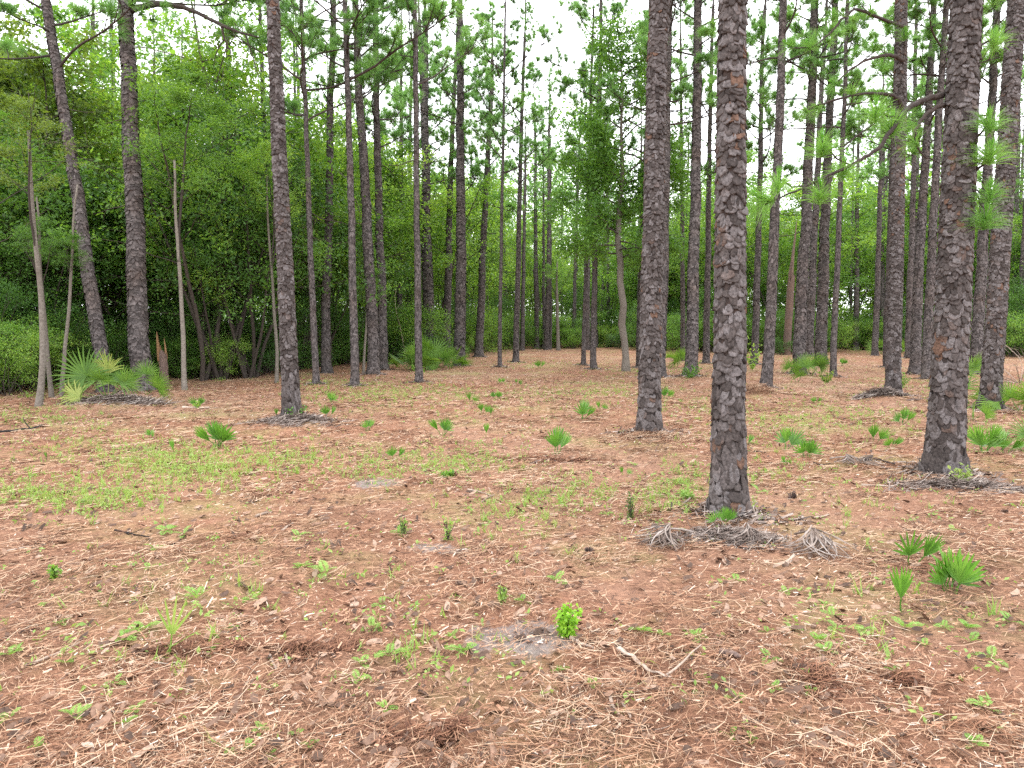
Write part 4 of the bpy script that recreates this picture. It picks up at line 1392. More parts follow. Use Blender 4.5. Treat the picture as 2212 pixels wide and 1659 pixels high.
limb_from(p2, p2.location.y, [(285, 22, 0), (310, 13, -0.2), (345, 9, -0.4), (390, 14, -0.6), (430, 28, -0.8), (480, 56, -1.0), (530, 74, -1.2), (560, 80, -1.3)], [0.075, 0.07, 0.065, 0.055, 0.045, 0.04, 0.025, 0.015],
          [(455, 25, -1, 0, 1, 0.01)], 'long arching limb reaching right', needles=60, nw=0.012, candle=False)
limb_from(p2, p2.location.y, [(478, 56, -1.0), (484, 85, -1.0), (500, 115, -1.0)], [0.03, 0.022, 0.012], [], None, candle=False)
limb_from(p2, p2.location.y, [(484, 85, -1.0), (470, 108, -1.0), (462, 130, -1.0), (461, 152, -1.0)], [0.018, 0.013, 0.009, 0.005], [(450, 105, -1, -1, 0.1, 0.8)], None, needles=80, nw=0.010, candle=False)
limb_from(p2, p2.location.y, [(530, 74, -1.2), (545, 120, -1.2), (560, 170, -1.3)], [0.022, 0.015, 0.008], [(540, 55, -1.2, 0, 1, 1.0), (500, 40, -1.1, 0, 1, 1.0), (565, 60, -1.3, 0, 1, 1.0)], None, needles=80, nw=0.010, candle=False)


# ------------------------------------------------------------------ palmettos
def fan_mesh(seed, n, spread, length, petiole, width, droop, mat, name='frond', fold=0.35, fuse=0.32, cup=0.25):
    """A fan leaf: blade of narrow folded leaflets on a stalk. The stalk leans from the origin up +Z; the fan opens in the XZ plane, facing -Y."""
    r = np.random.default_rng(seed)
    mb = MB()
    if petiole > 0.02:
        P = np.array([[0, 0, -0.02], [0, 0.02, petiole * 0.5], [0, 0.0, petiole]])
        mb.add(*tube(P, [0.008, 0.006, 0.005], 5, False))
    c = np.array([0, 0, petiole])
    for k in range(n):
        u = (k + 0.5) / n * 2 - 1
        a = u * spread / 2 + r.normal(0, 0.02)
        L = length * (1 - 0.25 * abs(u) ** 2) * r.uniform(0.9, 1.06)
        d = np.array([math.sin(a), -cup * abs(math.cos(a)) * 0.5 - 0.05, math.cos(a)])
        d = d / np.linalg.norm(d)
        s = np.array([math.cos(a), 0, -math.sin(a)])
        nn = np.cross(s, d)
        ts = np.array([0.0, fuse, 0.65, 0.88, 1.0])
        w0 = max(width, 2 * math.tan(spread / n / 2) * fuse * length * 1.0)
        ws = np.array([0.004, w0, w0 * 0.85, w0 * 0.5, 0.002])
        dr = droop * r.uniform(0.4, 1.5) * L * ts ** 3
        C = c + d * (ts * L)[:, None] + np.array([0, 0, -1.0]) * dr[:, None]
        zig = fold * ws * 0.5
        V = np.stack([C - s * ws[:, None] / 2 + nn * zig[:, None], C, C + s * ws[:, None] / 2 + nn * zig[:, None]], 1).reshape(-1, 3)
        i = np.arange(4)[:, None] * 3
        Q = np.concatenate([i + np.array([[0, 1, 4, 3]]), i + np.array([[1, 2, 5, 4]])])
        mb.add(V, Q)
    return mb.mesh(name, mat)


FAN = [fan_mesh(1, 26, R(250), 0.52, 0.42, 0.024, 0.10, M['palm']), fan_mesh(2, 24, R(220), 0.48, 0.36, 0.024, 0.18, M['palm']), fan_mesh(3, 22, R(190), 0.45, 0.50, 0.024, 0.08, M['palm'])]
FAN_Y = [fan_mesh(4, 22, R(200), 0.50, 0.40, 0.024, 0.45, M['palm_yellow']), fan_mesh(5, 20, R(120), 0.5, 0.42, 0.022, 0.3, M['palm_yellow'])]
YOUNG = [fan_mesh(6, 10, R(70), 0.26, 0.10, 0.024, 0.02, M['palm_young'], fuse=0.55), fan_mesh(7, 11, R(110), 0.27, 0.08, 0.026, 0.03, M['palm_young'], fuse=0.42),
         fan_mesh(8, 8, R(48), 0.28, 0.10, 0.022, 0.01, M['palm_young'], fuse=0.6), fan_mesh(9, 8, R(140), 0.25, 0.10, 0.026, 0.05, M['palm_young'], fuse=0.25)]
STAR = [fan_mesh(10, 5, R(75), 0.26, 0.14, 0.016, 0.0, M['weed'], fuse=0.2)]
DEADFAN = [fan_mesh(11, 20, R(150), 0.44, 0.20, 0.016, 0.5, M['frond_dead'], fuse=0.2), fan_mesh(12, 16, R(110), 0.42, 0.16, 0.014, 0.25, M['frond_dead'], fuse=0.15)]


def rot_frond(az, tilt, twist=0.0):
    """Lean a frond by tilt towards az (0 = +X), spun by twist about its own stalk."""
    return (Matrix.Rotation(az, 3, 'Z') @ Matrix.Rotation(tilt, 3, 'Y') @ Matrix.Rotation(twist, 3, 'Z')).to_euler()


ORD = ['nearest', 'second nearest', 'third nearest', 'fourth nearest', 'fifth nearest', 'sixth nearest', 'seventh nearest', 'eighth nearest', 'ninth nearest', 'tenth nearest', 'eleventh nearest', 'twelfth nearest']


def rank_labels(XY, what, noun, landmarks):
    """One label per spot that no other spot gets: its rank among its kind by the distance from something one can find."""
    XY = np.array(XY)
    best, used, table = {}, set(), []
    for li, (name, px, py) in enumerate(landmarks):
        d = np.hypot(*(XY - np.array(ground_xy(px, py))).T)
        for rank, i in enumerate(np.argsort(d)[:len(ORD)]):
            table.append((rank + d[i] * 0.02, rank, int(i), li))
    for _s, rank, i, li in sorted(table):
        if i in best or (rank, li) in used:
            continue
        best[i] = f'{what[i]}, {ORD[rank]} {noun} to {landmarks[li][0]}'
        used.add((rank, li))
    return [best.get(i, what[i]) for i in range(len(XY))]


LAND = [('the round leaved bush', 1225, 1350), ('the nearest thick pine', 1574, 1118), ('the lone grey pine', 632, 912), ('the scaly reddish pine', 1402, 938), ('the big right hand pine', 2038, 1031),
        ('the palmetto clump at the thicket', 930, 795), ('the twisted oak', 1352, 803), ('the root heap pine', 1929, 857), ('the lower left corner', 5, 1650), ('the lower right corner', 2205, 1650),
        ('the bottom middle', 1106, 1655), ('the tall broken snag', 1699, 766), ('the bare sandy patch', 1125, 1385), ('the left edge of the clearing', 5, 1230), ('the right edge of the litter', 2205, 1250)]


def palmetto(px, py, fr, label, s=1.0, name='saw_palmetto', group=None, lift=0.0):
    """fr: rows of (mesh, azimuth in degrees, tilt in degrees, twist in degrees, scale)."""
    b = G(px, py)
    b.z += lift
    o = thing(name, label, 'palmetto', b, (0, 0, 0), group)
    for me, az, ti, tw, sc in fr:
        obj('frond', me, o, (0.03 * math.cos(R(az)), 0.03 * math.sin(R(az)), 0), rot_frond(R(az), R(ti), R(tw)), sc * s)
    return o


F0, F1, F2 = FAN
Y0, Y1 = FAN_Y
palmetto(232, 876, [(F0, 180, 40, -165, 1.5), (F0, 150, 24, -130, 1.2), (Y1, 90, 6, -90, 1.25), (F1, 20, 34, -30, 1.1), (F2, 10, 50, 10, 0.95), (Y0, 188, 74, -150, 1.2), (Y0, 200, 84, -150, 1.25), (F2, -80, 30, 80, 0.95), (F1, 100, 20, -90, 0.9)],
         'large palmetto with a broad pale fan and drooping yellow fronds at the left thicket', 0.95, lift=0.05)
palmetto(318, 870, [(F2, 110, 8, -100, 0.85), (F1, 0, 42, 10, 0.85), (F1, -20, 68, 30, 0.85), (F2, 170, 36, -160, 0.75)], 'palmetto of small fans at the foot of the stout left pine', 1.0, lift=0.12)
rp = np.random.default_rng(15)


def clump(px, py, n, label, s):
    fr = [(FAN[int(rp.integers(0, 3))], rp.uniform(0, 360), rp.uniform(12, 70), rp.uniform(-90, 90), rp.uniform(0.8, 1.15)) for _ in range(n)]
    palmetto(px, py, fr, label, s)


clump(890, 800, 12, 'left part of the palmetto clump before the dark pines', 1.35)
clump(938, 797, 13, 'middle and tallest part of the palmetto clump before the dark pines', 1.55)
clump(972, 792, 11, 'right part of the palmetto clump before the dark pines', 1.2)
clump(1012, 772, 9, 'palmetto behind the strong dark pine at the clump end', 1.3)
clump(845, 792, 5, 'small palmetto just left of the palmetto clump', 0.9)
clump(1447, 792, 6, 'palmetto fan showing right of the scaly reddish pine', 1.15)
clump(1752, 812, 6, 'bright palmetto between the two pines right of the snag', 1.15)
clump(1722, 826, 3, 'low palmetto spilling left of the bright palmetto', 0.9)
clump(1955, 770, 7, 'tall palmetto behind the root heap pine', 1.4)
clump(1905, 765, 6, 'palmetto left of the root heap pine at the thicket', 1.3)
clump(2090, 838, 6, 'pale palmetto behind the big right hand pine', 1.15)
clump(2098, 873, 5, 'upright palmetto between the big right pine and the flared pine', 0.95)
clump(2206, 890, 8, 'wide palmetto cut by the right edge beside the flared pine', 0.95)
clump(2222, 985, 6, 'pale palmetto fans cut by the right edge, nearer', 0.6)
palmetto(2102, 905, [(FAN[1], a, 62, 0, 0.55) for a in (0, 60, 115, 180, 240, 300)], 'star shaped pale palmetto left of the flared pine')

SEED = [  # base x, y, height in px, leaves, look
    (470, 975, 40, 7, 'full tufted palmetto seedling'), (1200, 974, 40, 3, 'single upright palmetto seedling'), (1258, 908, 32, 3, 'palmetto seedling'), (1298, 889, 15, 2, 'tiny palmetto seedling'),
    (1697, 968, 34, 3, 'palmetto seedling'), (1743, 988, 30, 5, 'palmetto seedling'), (1693, 1003, 14, 3, 'tiny palmetto seedling'), (1892, 960, 30, 2, 'palmetto seedling'), (1926, 972, 20, 4, 'pale palmetto seedling'),
    (1950, 915, 26, 4, 'pale palmetto seedling'), (1609, 960, 20, 2, 'small palmetto seedling'), (1436, 864, 20, 3, 'small palmetto seedling'), (709, 906, 20, 2, 'small palmetto seedling'), (711, 868, 20, 3, 'small palmetto seedling'),
    (790, 932, 20, 3, 'small palmetto seedling'), (955, 940, 26, 4, 'spreading palmetto seedling'), (1044, 897, 18, 2, 'small palmetto seedling'), (1018, 872, 16, 2, 'small palmetto seedling'), (1072, 864, 12, 5, 'low palmetto seedling'),
    (321, 950, 16, 3, 'small palmetto seedling'), (423, 880, 20, 2, 'small palmetto seedling'), (372, 992, 26, 1, 'thin palmetto seedling'), (97, 998, 14, 1, 'tiny palmetto seedling'), (1975, 1222, 62, 2, 'two leaved palmetto seedling'),
    (2055, 1278, 66, 7, 'many leaved dark palmetto seedling'), (1952, 1330, 72, 1, 'palmetto seedling with one tall dark fan'), (1556, 1146, 30, 4, 'half brown palmetto seedling'), (853, 992, 22, 2, 'pale palmetto seedling'),
    (2128, 982, 44, 6, 'full palmetto seedling'), (2172, 982, 30, 3, 'dark palmetto seedling'), (1165, 798, 14, 2, 'tiny palmetto seedling'), (1820, 792, 12, 3, 'low palmetto seedling'), (2040, 925, 20, 2, 'palmetto seedling'),
    (1060, 902, 15, 1, 'thin palmetto seedling'), (1050, 945, 22, 1, 'thin palmetto seedling'), (596, 905, 14, 1, 'thin brownish palmetto seedling'), (1350, 1020, 14, 2, 'tiny palmetto seedling'), (1080, 828, 10, 3, 'tiny palmetto seedling'),
    (1760, 868, 12, 3, 'tiny palmetto seedling'), (1118, 832, 10, 2, 'tiny palmetto seedling'),
]
labs = rank_labels([ground_xy(*s[:2]) for s in SEED], [s[4] for s in SEED], 'seedling', LAND)
for (px, py, hp, n, look), lab in zip(SEED, labs):
    b = G(px, py)
    s = hp / F_PX * b.y / 0.36 * 1.5
    fr = []
    for k in range(n):
        me = YOUNG[3 if n > 5 and k % 2 else (k + px) % 4] if n > 1 else YOUNG[2]
        if n == 1:
            fr.append((me, 90, 4, -90 + rp.uniform(-25, 25), 1.0))
        elif n == 2:
            az = (178, 8)[k]
            fr.append((me, az, (6, 30)[k], -az + rp.uniform(-25, 25), (1.0, 0.95)[k]))
        else:
            az = 180 * k / (n - 1) + rp.uniform(-25, 25) - 90 * (k % 3 == 2)
            fr.append((me, az, 4 + 30 * abs(k - (n - 1) / 2) / ((n - 1) / 2) * rp.uniform(0.7, 1.1), -az + rp.uniform(-45, 45), rp.uniform(0.85, 1.1)))
    palmetto(px, py, fr, lab, s, 'palmetto_seedling', 'palmetto seedlings in the litter')
b_ = G(363, 1418)
o_ = thing('palmetto_seedling', 'star shaped pale green seedling of five thin blades in the lower left litter', 'palmetto', b_, (0, 0, 0), 'palmetto seedlings in the litter')
obj('frond', STAR[0], o_, (0, 0, 0), rot_frond(R(20), R(10), R(-10)), 0.85)
obj('frond', STAR[0], o_, (0, 0, 0.03), rot_frond(R(0), R(48), R(80)), 0.5)

DEADF = [(1447, 1178, -150, 55, 1.0, 'silvery dead frond lying like a fan left of the nearest pine'), (1752, 1190, -90, 42, 1.05, 'tan dead frond hanging like a skirt right of the nearest pine'), (1826, 1003, -60, 55, 0.7, 'bleached dead frond lying in the litter between the two thick pines'),
         (1612, 1178, -80, 40, 0.7, 'dead frond propped in the heap at the foot of the nearest pine'), (1885, 1008, 150, 75, 0.8, 'flattened bleached frond left of the big right hand pine')]
def dead_blade(seed, n, reach, height, spread, w):
    """Collapsed fan: dry strips running out and down from the end of a stalk (towards +X)."""
    r = np.random.default_rng(seed)
    mb = MB()
    for k in range(n):
        a = (k + 0.5 - n / 2) / n * spread + r.normal(0, 0.16)
        L = reach * r.uniform(0.45, 1.2)
        t = np.linspace(0, 1, 6)
        rr = L * t ** 0.85
        z = height * (1 - t ** r.uniform(1.0, 2.2)) * (1 + r.normal(0, 0.12)) + 0.012 + 0.02 * r.random()
        bend = a + r.normal(0, 0.9) * t ** 2
        C = np.stack([rr * np.cos(bend), rr * np.sin(bend), z], 1)
        sd = np.stack([-np.sin(bend), np.cos(bend), 0.4 * r.normal(0, 1, 6)], 1)
        ww = w * np.array([0.35, 0.8, 1.0, 0.9, 0.6, 0.05])[:, None]
        V = np.stack([C - sd * ww / 2, C + [0, 0, 0.004], C + sd * ww / 2], 1).reshape(-1, 3)
        i = np.arange(5)[:, None] * 3
        mb.add(V, np.concatenate([i + np.array([[0, 1, 4, 3]]), i + np.array([[1, 2, 5, 4]])]))
    return mb.mesh('blade', M['frond_dead'])


def dead_stalk(L, height):
    mb = MB()
    mb.add(*tube([[-L, 0, 0.02], [-L * 0.4, 0.01, height * 0.8], [0, 0, height]], [0.009, 0.008, 0.007], 6))
    return mb.mesh('stalk', M['frond_dead'], True)


for q, (px, py, az, ti, s, lab) in enumerate(DEADF):
    b = G(px, py)
    hh = 0.11 * s * (0.6 + math.cos(R(ti)) * 0.6)
    o = thing('dead_frond', lab, 'dead frond', b + Vector((0, 0, 0.01)), (0, 0, R(az)))
    obj('blade', dead_blade(40 + q, 34, 0.27 * s, hh, R(95), 0.012 * s), o)
    obj('blade', dead_blade(60 + q, 26, 0.22 * s, hh * 0.5, R(230), 0.010 * s), o, (0.01, 0, -0.01), (0, 0, 0.3))
    obj('stalk', dead_stalk(0.3 * s, hh), o)


PINE_SHORT = [('the tilted dark pine', 0), ('the stout left pine', 1), ('the lone grey pine', 2), ('the slender pale brown pine', 3), ('the slim straight pine', 4), ('the forked pine', 6), ('the slim grey pine', 7), ('the strong dark pine', 11),
              ('the vine wrapped pine', 12), ('the very thin sapling stem', 13), ('the mid track pine', 14), ('the left reddish stem', 19), ('the right reddish stem', 20), ('the scaly reddish pine', 22), ('the pine with the small shrub', 24),
              ('the nearest thick pine', 27), ('the straw mound pine', 29), ('the pine behind the bright palmetto', 30), ('the rusty brown pine', 32), ('the lone thin back pine', 34), ('the tilting grey back pine', 35), ('the root heap pine', 37),
              ('the big right hand pine', 41), ('the flared pine', 44), ('the far right edge pine', 45)]
MARKS = [(n_, *PINES[i_][:2]) for n_, i_ in PINE_SHORT] + [('the orange broken stump', 356, 830), ('the tall broken snag', 1699, 766), ('the twisted oak', 1352, 803), ('the left edge of the picture', 5, 870), ('the right edge of the picture', 2205, 775)]
for cat_, noun_ in (('tree', 'thicket tree'), ('shrub', 'shrub')):
    ws_ = [w_ for w_ in WOODS if w_[0]['category'] == cat_]
    look_ = []
    for o_, p_, wh_ in ws_:
        m_ = p_[1].materials[0].name
        col_ = {'bright_leaves': 'bright green', 'green_leaves': 'mid green', 'olive_leaves': 'olive green', 'dark_leaves': 'dark green'}[m_]
        look_.append(f"{col_} {'leafy tree' if cat_ == 'tree' else 'shrub'}")
    for (o_, p_, wh_), l_ in zip(ws_, rank_labels([o_.location[:2] for o_, _p, _w in ws_], look_, noun_, MARKS)):
        o_['label'] = l_ if ',' in l_ else f'{l_} {WHERE[wh_]}'


# ------------------------------------------------------------------ ferns, weeds, bushes
def fern_frond(seed, L):
    r = np.random.default_rng(seed)
    mb = MB()
    P = curve((0, 0, 0), (1, 0, 0.9), L, 8, (0.3, 0, -0.9), 0.03, r)
    mb.add(*tube(P, np.linspace(0.0022, 0.0008, 9), 3, False))
    t = np.linspace(0.18, 0.98, 13)
    for q, u in enumerate(t):
        i = min(7, int(u * 8))
        p = P[i] + (P[i + 1] - P[i]) * (u * 8 - i)
        d = unit(P[i + 1] - P[i])
        for sg in (-1, 1):
            ln = L * 0.36 * math.sin(math.pi * (0.15 + 0.83 * u)) ** 0.8
            dd = unit(d * 0.55 + np.array([0, sg, 0.12]) + r.normal(0, 0.08, 3))
            up = unit(np.cross(d, dd)) * sg
            w_ = L * 0.055
            e = np.cross(up, dd)
            V = [p, p + dd * ln * 0.4 + e * w_ / 2, p + dd * ln, p + dd * ln * 0.4 - e * w_ / 2]
            mb.add(V, np.array([[0, 1, 2], [0, 2, 3]]))
            for v in (0.3, 0.55):
                pp = p + dd * ln * v
                for s2 in (-1, 1):
                    d2 = unit(dd * 0.6 + e * s2)
                    V = [pp, pp + d2 * ln * 0.16 + dd * ln * 0.05, pp + d2 * ln * 0.26, pp + d2 * ln * 0.14 - dd * ln * 0.05]
                    mb.add(V, np.array([[0, 1, 2], [0, 2, 3]]))
    return mb.mesh('frond', M['fern'])


FERN = [fern_frond(i, 0.22) for i in range(4)]
FERNS = [(1590, 1262, 50), (1698, 1290, 40), (1781, 1316, 45), (1797, 1345, 50), (1808, 1374, 55), (1861, 1374, 60), (1768, 1400, 55), (1783, 1424, 50), (1708, 1372, 40), (1655, 1382, 35), (1661, 1440, 55), (1588, 1530, 50), (1671, 1506, 45),
         (1508, 1500, 40), (1505, 1392, 45), (1485, 1384, 35), (1931, 1468, 50), (1998, 1408, 45), (2091, 1362, 55), (2095, 1394, 50), (2180, 1344, 65), (2141, 1434, 60), (2135, 1546, 75), (1578, 1604, 50), (1625, 1618, 45), (2105, 1624, 45), (2038, 1362, 35),
         (1751, 1514, 35), (1955, 1366, 60), (840, 1422, 75), (1000, 1414, 65), (784, 1442, 50), (774, 1474, 45), (800, 1368, 50), (974, 1384, 35), (824, 1314, 45), (1200, 1262, 45), (1127, 1308, 40), (1387, 1378, 55), (1430, 1388, 50),
         (1210, 1444, 35), (1280, 1498, 35), (834, 1542, 45), (27, 1410, 80), (267, 1384, 65), (310, 1364, 65), (143, 1431, 45), (250, 1478, 50), (163, 1554, 65), (83, 1618, 45), (270, 1568, 50), (293, 1538, 45), (20, 1554, 60), (427, 1296, 60),
         (543, 1308, 45), (500, 1368, 35), (563, 1584, 45), (533, 1622, 50), (497, 1634, 40), (580, 1638, 45), (640, 1590, 40), (673, 1614, 40), (703, 1250, 65), (650, 1238, 45), (133, 1342, 35), (360, 1152, 55), (397, 1160, 45), (337, 1190, 50),
         (413, 1185, 35), (643, 1165, 55), (322, 1229, 35), (865, 1155, 40), (970, 1163, 30), (2060, 1150, 30), (1560, 1392, 30), (1480, 1075, 45), (1640, 1060, 40), (1370, 1000, 30), (1310, 1110, 35)]
fl = [('broad' if f[2] >= 60 else 'small' if f[2] >= 40 else 'tiny') + ' light green fern' for f in FERNS]
labs = rank_labels([ground_xy(*f[:2]) for f in FERNS], fl, 'fern', LAND)
for q, ((px, py, wp), lab) in enumerate(zip(FERNS, labs)):
    b = G(px, py)
    o = thing('fern', lab, 'fern', b, (0, 0, rp.uniform(0, 6.28)), 'ferns in the litter')
    s = wp / F_PX * b.y / 0.34
    nf = int(rp.integers(3, 6))
    for k in range(nf):
        obj('frond', FERN[(q + k) % 4], o, (0, 0, 0.004), (rp.uniform(-0.3, 0.3), rp.uniform(-0.5, 0.25), k * 6.283 / nf + rp.uniform(-0.5, 0.5)), s * rp.uniform(0.75, 1.1))


def ground_cover():
    """Low weeds and grass too many to count, in the drifts the photograph shows."""
    r = np.random.default_rng(21)
    drifts = [(300, 1000, 90, 30, 130), (210, 1080, 90, 25, 110), (60, 1070, 70, 30, 70), (430, 1020, 80, 25, 110), (500, 1000, 110, 30, 110), (640, 1000, 110, 30, 80), (780, 850, 90, 14, 160), (900, 845, 110, 14, 160), (1000, 990, 90, 22, 90), (860, 1010, 90, 22, 70), (1220, 850, 120, 14, 120),
              (1310, 845, 80, 12, 70), (1500, 880, 90, 18, 60), (1700, 880, 130, 25, 110), (1850, 900, 130, 25, 110), (1650, 930, 130, 25, 80), (1480, 1040, 60, 30, 60), (1120, 1100, 90, 40, 60), (1250, 1060, 80, 30, 50), (1450, 1090, 60, 30, 40), (1980, 830, 120, 15, 90), (1660, 1010, 90, 30, 40),
              (2110, 940, 60, 25, 60), (1480, 800, 60, 10, 60), (1150, 790, 90, 8, 70), (1350, 800, 70, 10, 60), (80, 900, 90, 15, 110), (700, 830, 60, 10, 70), (1880, 1080, 200, 50, 30), (1000, 880, 200, 20, 60), (1900, 1330, 170, 70, 16), (600, 1260, 300, 60, 30), (300, 1400, 250, 100, 20), (900, 1400, 120, 60, 16), (150, 960, 120, 20, 60)]
    bl, lf = MB(), MB()
    for px, py, sx, sy, n in drifts:
        n = int(n * 2.2)
        q = r.normal(0, 0.85, (n, 2)) * (sx, sy)
        for dx, dy in q:
            yy = max(py + dy, 770)
            b = np.array(G(px + dx, yy))
            k = int(r.integers(4, 10))
            s = r.uniform(0.03, 0.10)
            if r.random() < 0.4:
                a = r.uniform(0, 6.283, k)
                tip = b + np.stack([np.cos(a) * s * 0.6, np.sin(a) * s * 0.6, s * r.uniform(0.5, 1.4, k)], 1)
                sd = np.stack([-np.sin(a), np.cos(a), 0 * a], 1) * 0.006
                bb = b + r.normal(0, 0.02, (k, 3)) * (1, 1, 0)
                bl.add(np.stack([bb - sd, bb + sd, tip], 1).reshape(-1, 3), np.arange(3 * k).reshape(k, 3))
            else:
                P = b + r.normal(0, s * 0.45, (k + 3, 3)) * (1, 1, 0.4) + (0, 0, s * 0.4)
                P[:, 2] = np.maximum(P[:, 2], b[2] + 0.01)
                leaves(lf, P, s * 0.42, r, 0.8, 0.5)
    n = 3000
    p, _ = scatter(n, 3, 44, R(44), 0.8)
    for b in p:
        k = 5
        s = r.uniform(0.03, 0.09)
        P = b + r.normal(0, s * 0.5, (k, 3)) * (1, 1, 0.3) + (0, 0, s * 0.4)
        leaves(lf, P, s * 0.5, r, 0.8, 0.5)
    tag(obj('grass', bl.mesh('grass', M['weed'])), 'sparse yellow green grass sprouting through the litter', kind='stuff')
    tag(obj('ground_cover', lf.mesh('ground_cover', M['weed'])), 'low light green weeds sprinkled over the litter', kind='stuff')


ground_cover()


def bush(px, py, wpx, hpx, label, mat, seed, leaf=0.035, n=420, up=1.0, stems=9):
    b = G(px, py)
    r = np.random.default_rng(seed)
    o = thing('small_bush', label, 'bush', b)
    W, Hh = wpx / F_PX * b.y, hpx / F_PX * b.y
    wd, fo = MB(), MB()
    S = []
    for k in range(stems):
        a = k * 2.4
        sp_ = r.uniform(0.15, 0.9)
        P = curve((0, 0, 0), (math.cos(a) * sp_ * W / Hh, math.sin(a) * sp_ * W / Hh, up), Hh * r.uniform(0.55, 0.95) * (1.15 - 0.3 * sp_), 6, (0, 0, 0.5), 0.08, r)
        wd.add(*tube(P, np.linspace(0.004, 0.0015, 7), 4))
        S += list(P[1:])
    S = np.array(S)
    P = S[r.integers(0, len(S), n)] + r.normal(0, 0.012, (n, 3))
    P[:, 2] = np.maximum(P[:, 2], 0.01)
    leaves(fo, P, leaf, r, 0.5, 0.62)
    obj('stems', wd.mesh('stems', M['dark_wood'], True), o)
    obj('foliage', fo.mesh('foliage', mat), o)


bush(1225, 1385, 48, 78, 'bright green bush with small round leaves beside the bare sandy patch', M['bush_leaf'], 1, 0.030, 520, 0.8, 13)
bush(117, 1243, 20, 34, 'small dark green sprout alone in the left litter', M['leaf_bright'], 2, 0.03, 130, 1.6, 6)
bush(1362, 1118, 36, 55, 'wispy grey green weed on a dark hump left of the nearest pine', M['leaf_olive'], 3, 0.03, 120, 1.8, 8)
bush(870, 1160, 40, 55, 'thin wispy weed with narrow stems in the middle of the litter', M['weed'], 4, 0.03, 90, 2.0, 10)
bush(968, 1168, 28, 60, 'tall thin weed right of the wispy weed in the litter', M['weed'], 5, 0.03, 80, 2.2, 8)
bush(1085, 1308, 26, 40, 'small yellowish grass tuft behind the sandy patch', M['weed'], 6, 0.03, 80, 2.0, 10)
bush(640, 915, 44, 40, 'little green sprouts at the foot of the lone grey pine', M['palm_young'], 7, 0.05, 110, 0.6, 7)
bush(1492, 818, 60, 45, 'small dark shrub round the foot of the pine between the thick trunks', M['leaf_dark'], 8, 0.06, 500, 0.7, 10)
bush(1945, 838, 46, 40, 'light green shrub beside the root heap pine', M['leaf_bright'], 9, 0.06, 260, 0.8, 8)
bush(1625, 800, 60, 75, 'loose light green shrub just right of the nearest pine, further back', M['leaf_bright'], 10, 0.08, 320, 1.0, 9)
bush(2075, 1055, 60, 45, 'green sprigs growing from the heap at the big right hand pine', M['weed'], 11, 0.05, 110, 0.8, 8)
bush(425, 882, 22, 18, 'green sprig beside the grey stick', M['leaf_bright'], 12, 0.06, 60, 1, 5)
bush(965, 1030, 50, 18, 'low dark green mat of leaves in the middle litter', M['leaf_bright'], 13, 0.05, 200, 0.3, 9)
bush(1485, 1083, 36, 18, 'low yellow green cushion of weeds left of the nearest pine', M['weed'], 14, 0.03, 320, 0.6, 10)
bush(905, 826, 30, 40, 'green sprouts round the foot of the slim grey pine', M['leaf_mid'], 15, 0.07, 200, 0.8, 7)
bush(1785, 828, 40, 40, 'clump of brown dry fronds and leaves beside the slim pine', M['leaf_olive'], 16, 0.07, 200, 0.6, 8)


# ------------------------------------------------------------------ sticks, chips, cones
def stick(pts, wpx, label, mat, name='fallen_stick', cat='stick', z=0.012, flat=1.0, twigs=0):
    g = [np.array(G(*p)) for p in pts]
    b = Vector(g[0])
    P = np.array(g) - np.array(b)
    P[:, 2] += z
    rad = wpx / 2 / F_PX * b.y
    t = np.linspace(0, 1, len(P))
    tt = np.linspace(0, 1, len(P) * 3)
    P = np.stack([np.interp(tt, t, P[:, i]) for i in range(3)], 1)
    r = np.random.default_rng(int(pts[0][0] + pts[0][1]))
    P[1:-1] += r.normal(0, rad * 0.18, P[1:-1].shape)
    V, fs = tube(P, rad * (1.1 - 0.5 * tt) * (1 + r.normal(0, 0.1, len(tt))), 7)
    if flat != 1.0:
        c = np.repeat(P, 7, 0)
        V[: len(c), 2] = c[:, 2] + (V[: len(c), 2] - c[:, 2]) * flat
    mb = MB()
    mb.add(V, fs)
    V2 = np.stack([P[0] - (P[1] - P[0]) * 0.1])
    mb.add(np.vstack([V[:7], V2]), np.array([[(q + 1) % 7, q, 7] for q in range(7)]))
    for _ in range(twigs):
        i = int(r.integers(1, len(P) - 1))
        mb.add(*tube(curve(P[i], unit(P[i + 1] - P[i]) + r.normal(0, 0.6, 3) * (1, 1, 0.3), rad * 16, 4, (0, 0, 0), 0.15, r), np.linspace(rad * 0.5, rad * 0.2, 5), 5))
    tag(obj(name, mb.mesh(name, mat, True), None, b), label, cat)


gw = M['grey_wood']
stick([(-6, 934), (40, 931), (75, 926), (104, 914)], 7, 'long charred black stick at the left edge of the clearing', M['char'], twigs=1)
stick([(395, 881), (425, 882), (452, 880)], 6, 'grey weathered stick in front of the palmettos', gw)
stick([(248, 1147), (272, 1150), (290, 1156), (325, 1160)], 4, 'thin dark forked twig in the left litter', M['char'], twigs=2)
stick([(365, 1180), (385, 1172), (400, 1162)], 4, 'short dark curved twig right of the forked twig', M['char'])
stick([(553, 1116), (572, 1110), (587, 1107)], 7, 'short pale grey billet of wood left of the middle', gw)
stick([(610, 1150), (622, 1140), (634, 1132)], 7, 'pale split piece of wood just right of the grey billet', gw, flat=0.4)
stick([(640, 1200), (660, 1190), (672, 1174)], 3, 'thin reddish bent twig right of the split piece', M['snag_wood'])
stick([(10, 1194), (60, 1184), (100, 1180)], 4, 'long straight tan twig in the left litter', gw)
stick([(1335, 1424), (1372, 1440), (1400, 1455), (1450, 1478)], 13, 'long bleached slab of wood in front of the near right litter', gw, 'wood_slab', 'wood', 0.02, 0.4, 1)
stick([(1233, 1394), (1250, 1405), (1283, 1417)], 8, 'crooked pale stick just below the round leaved bush', gw)
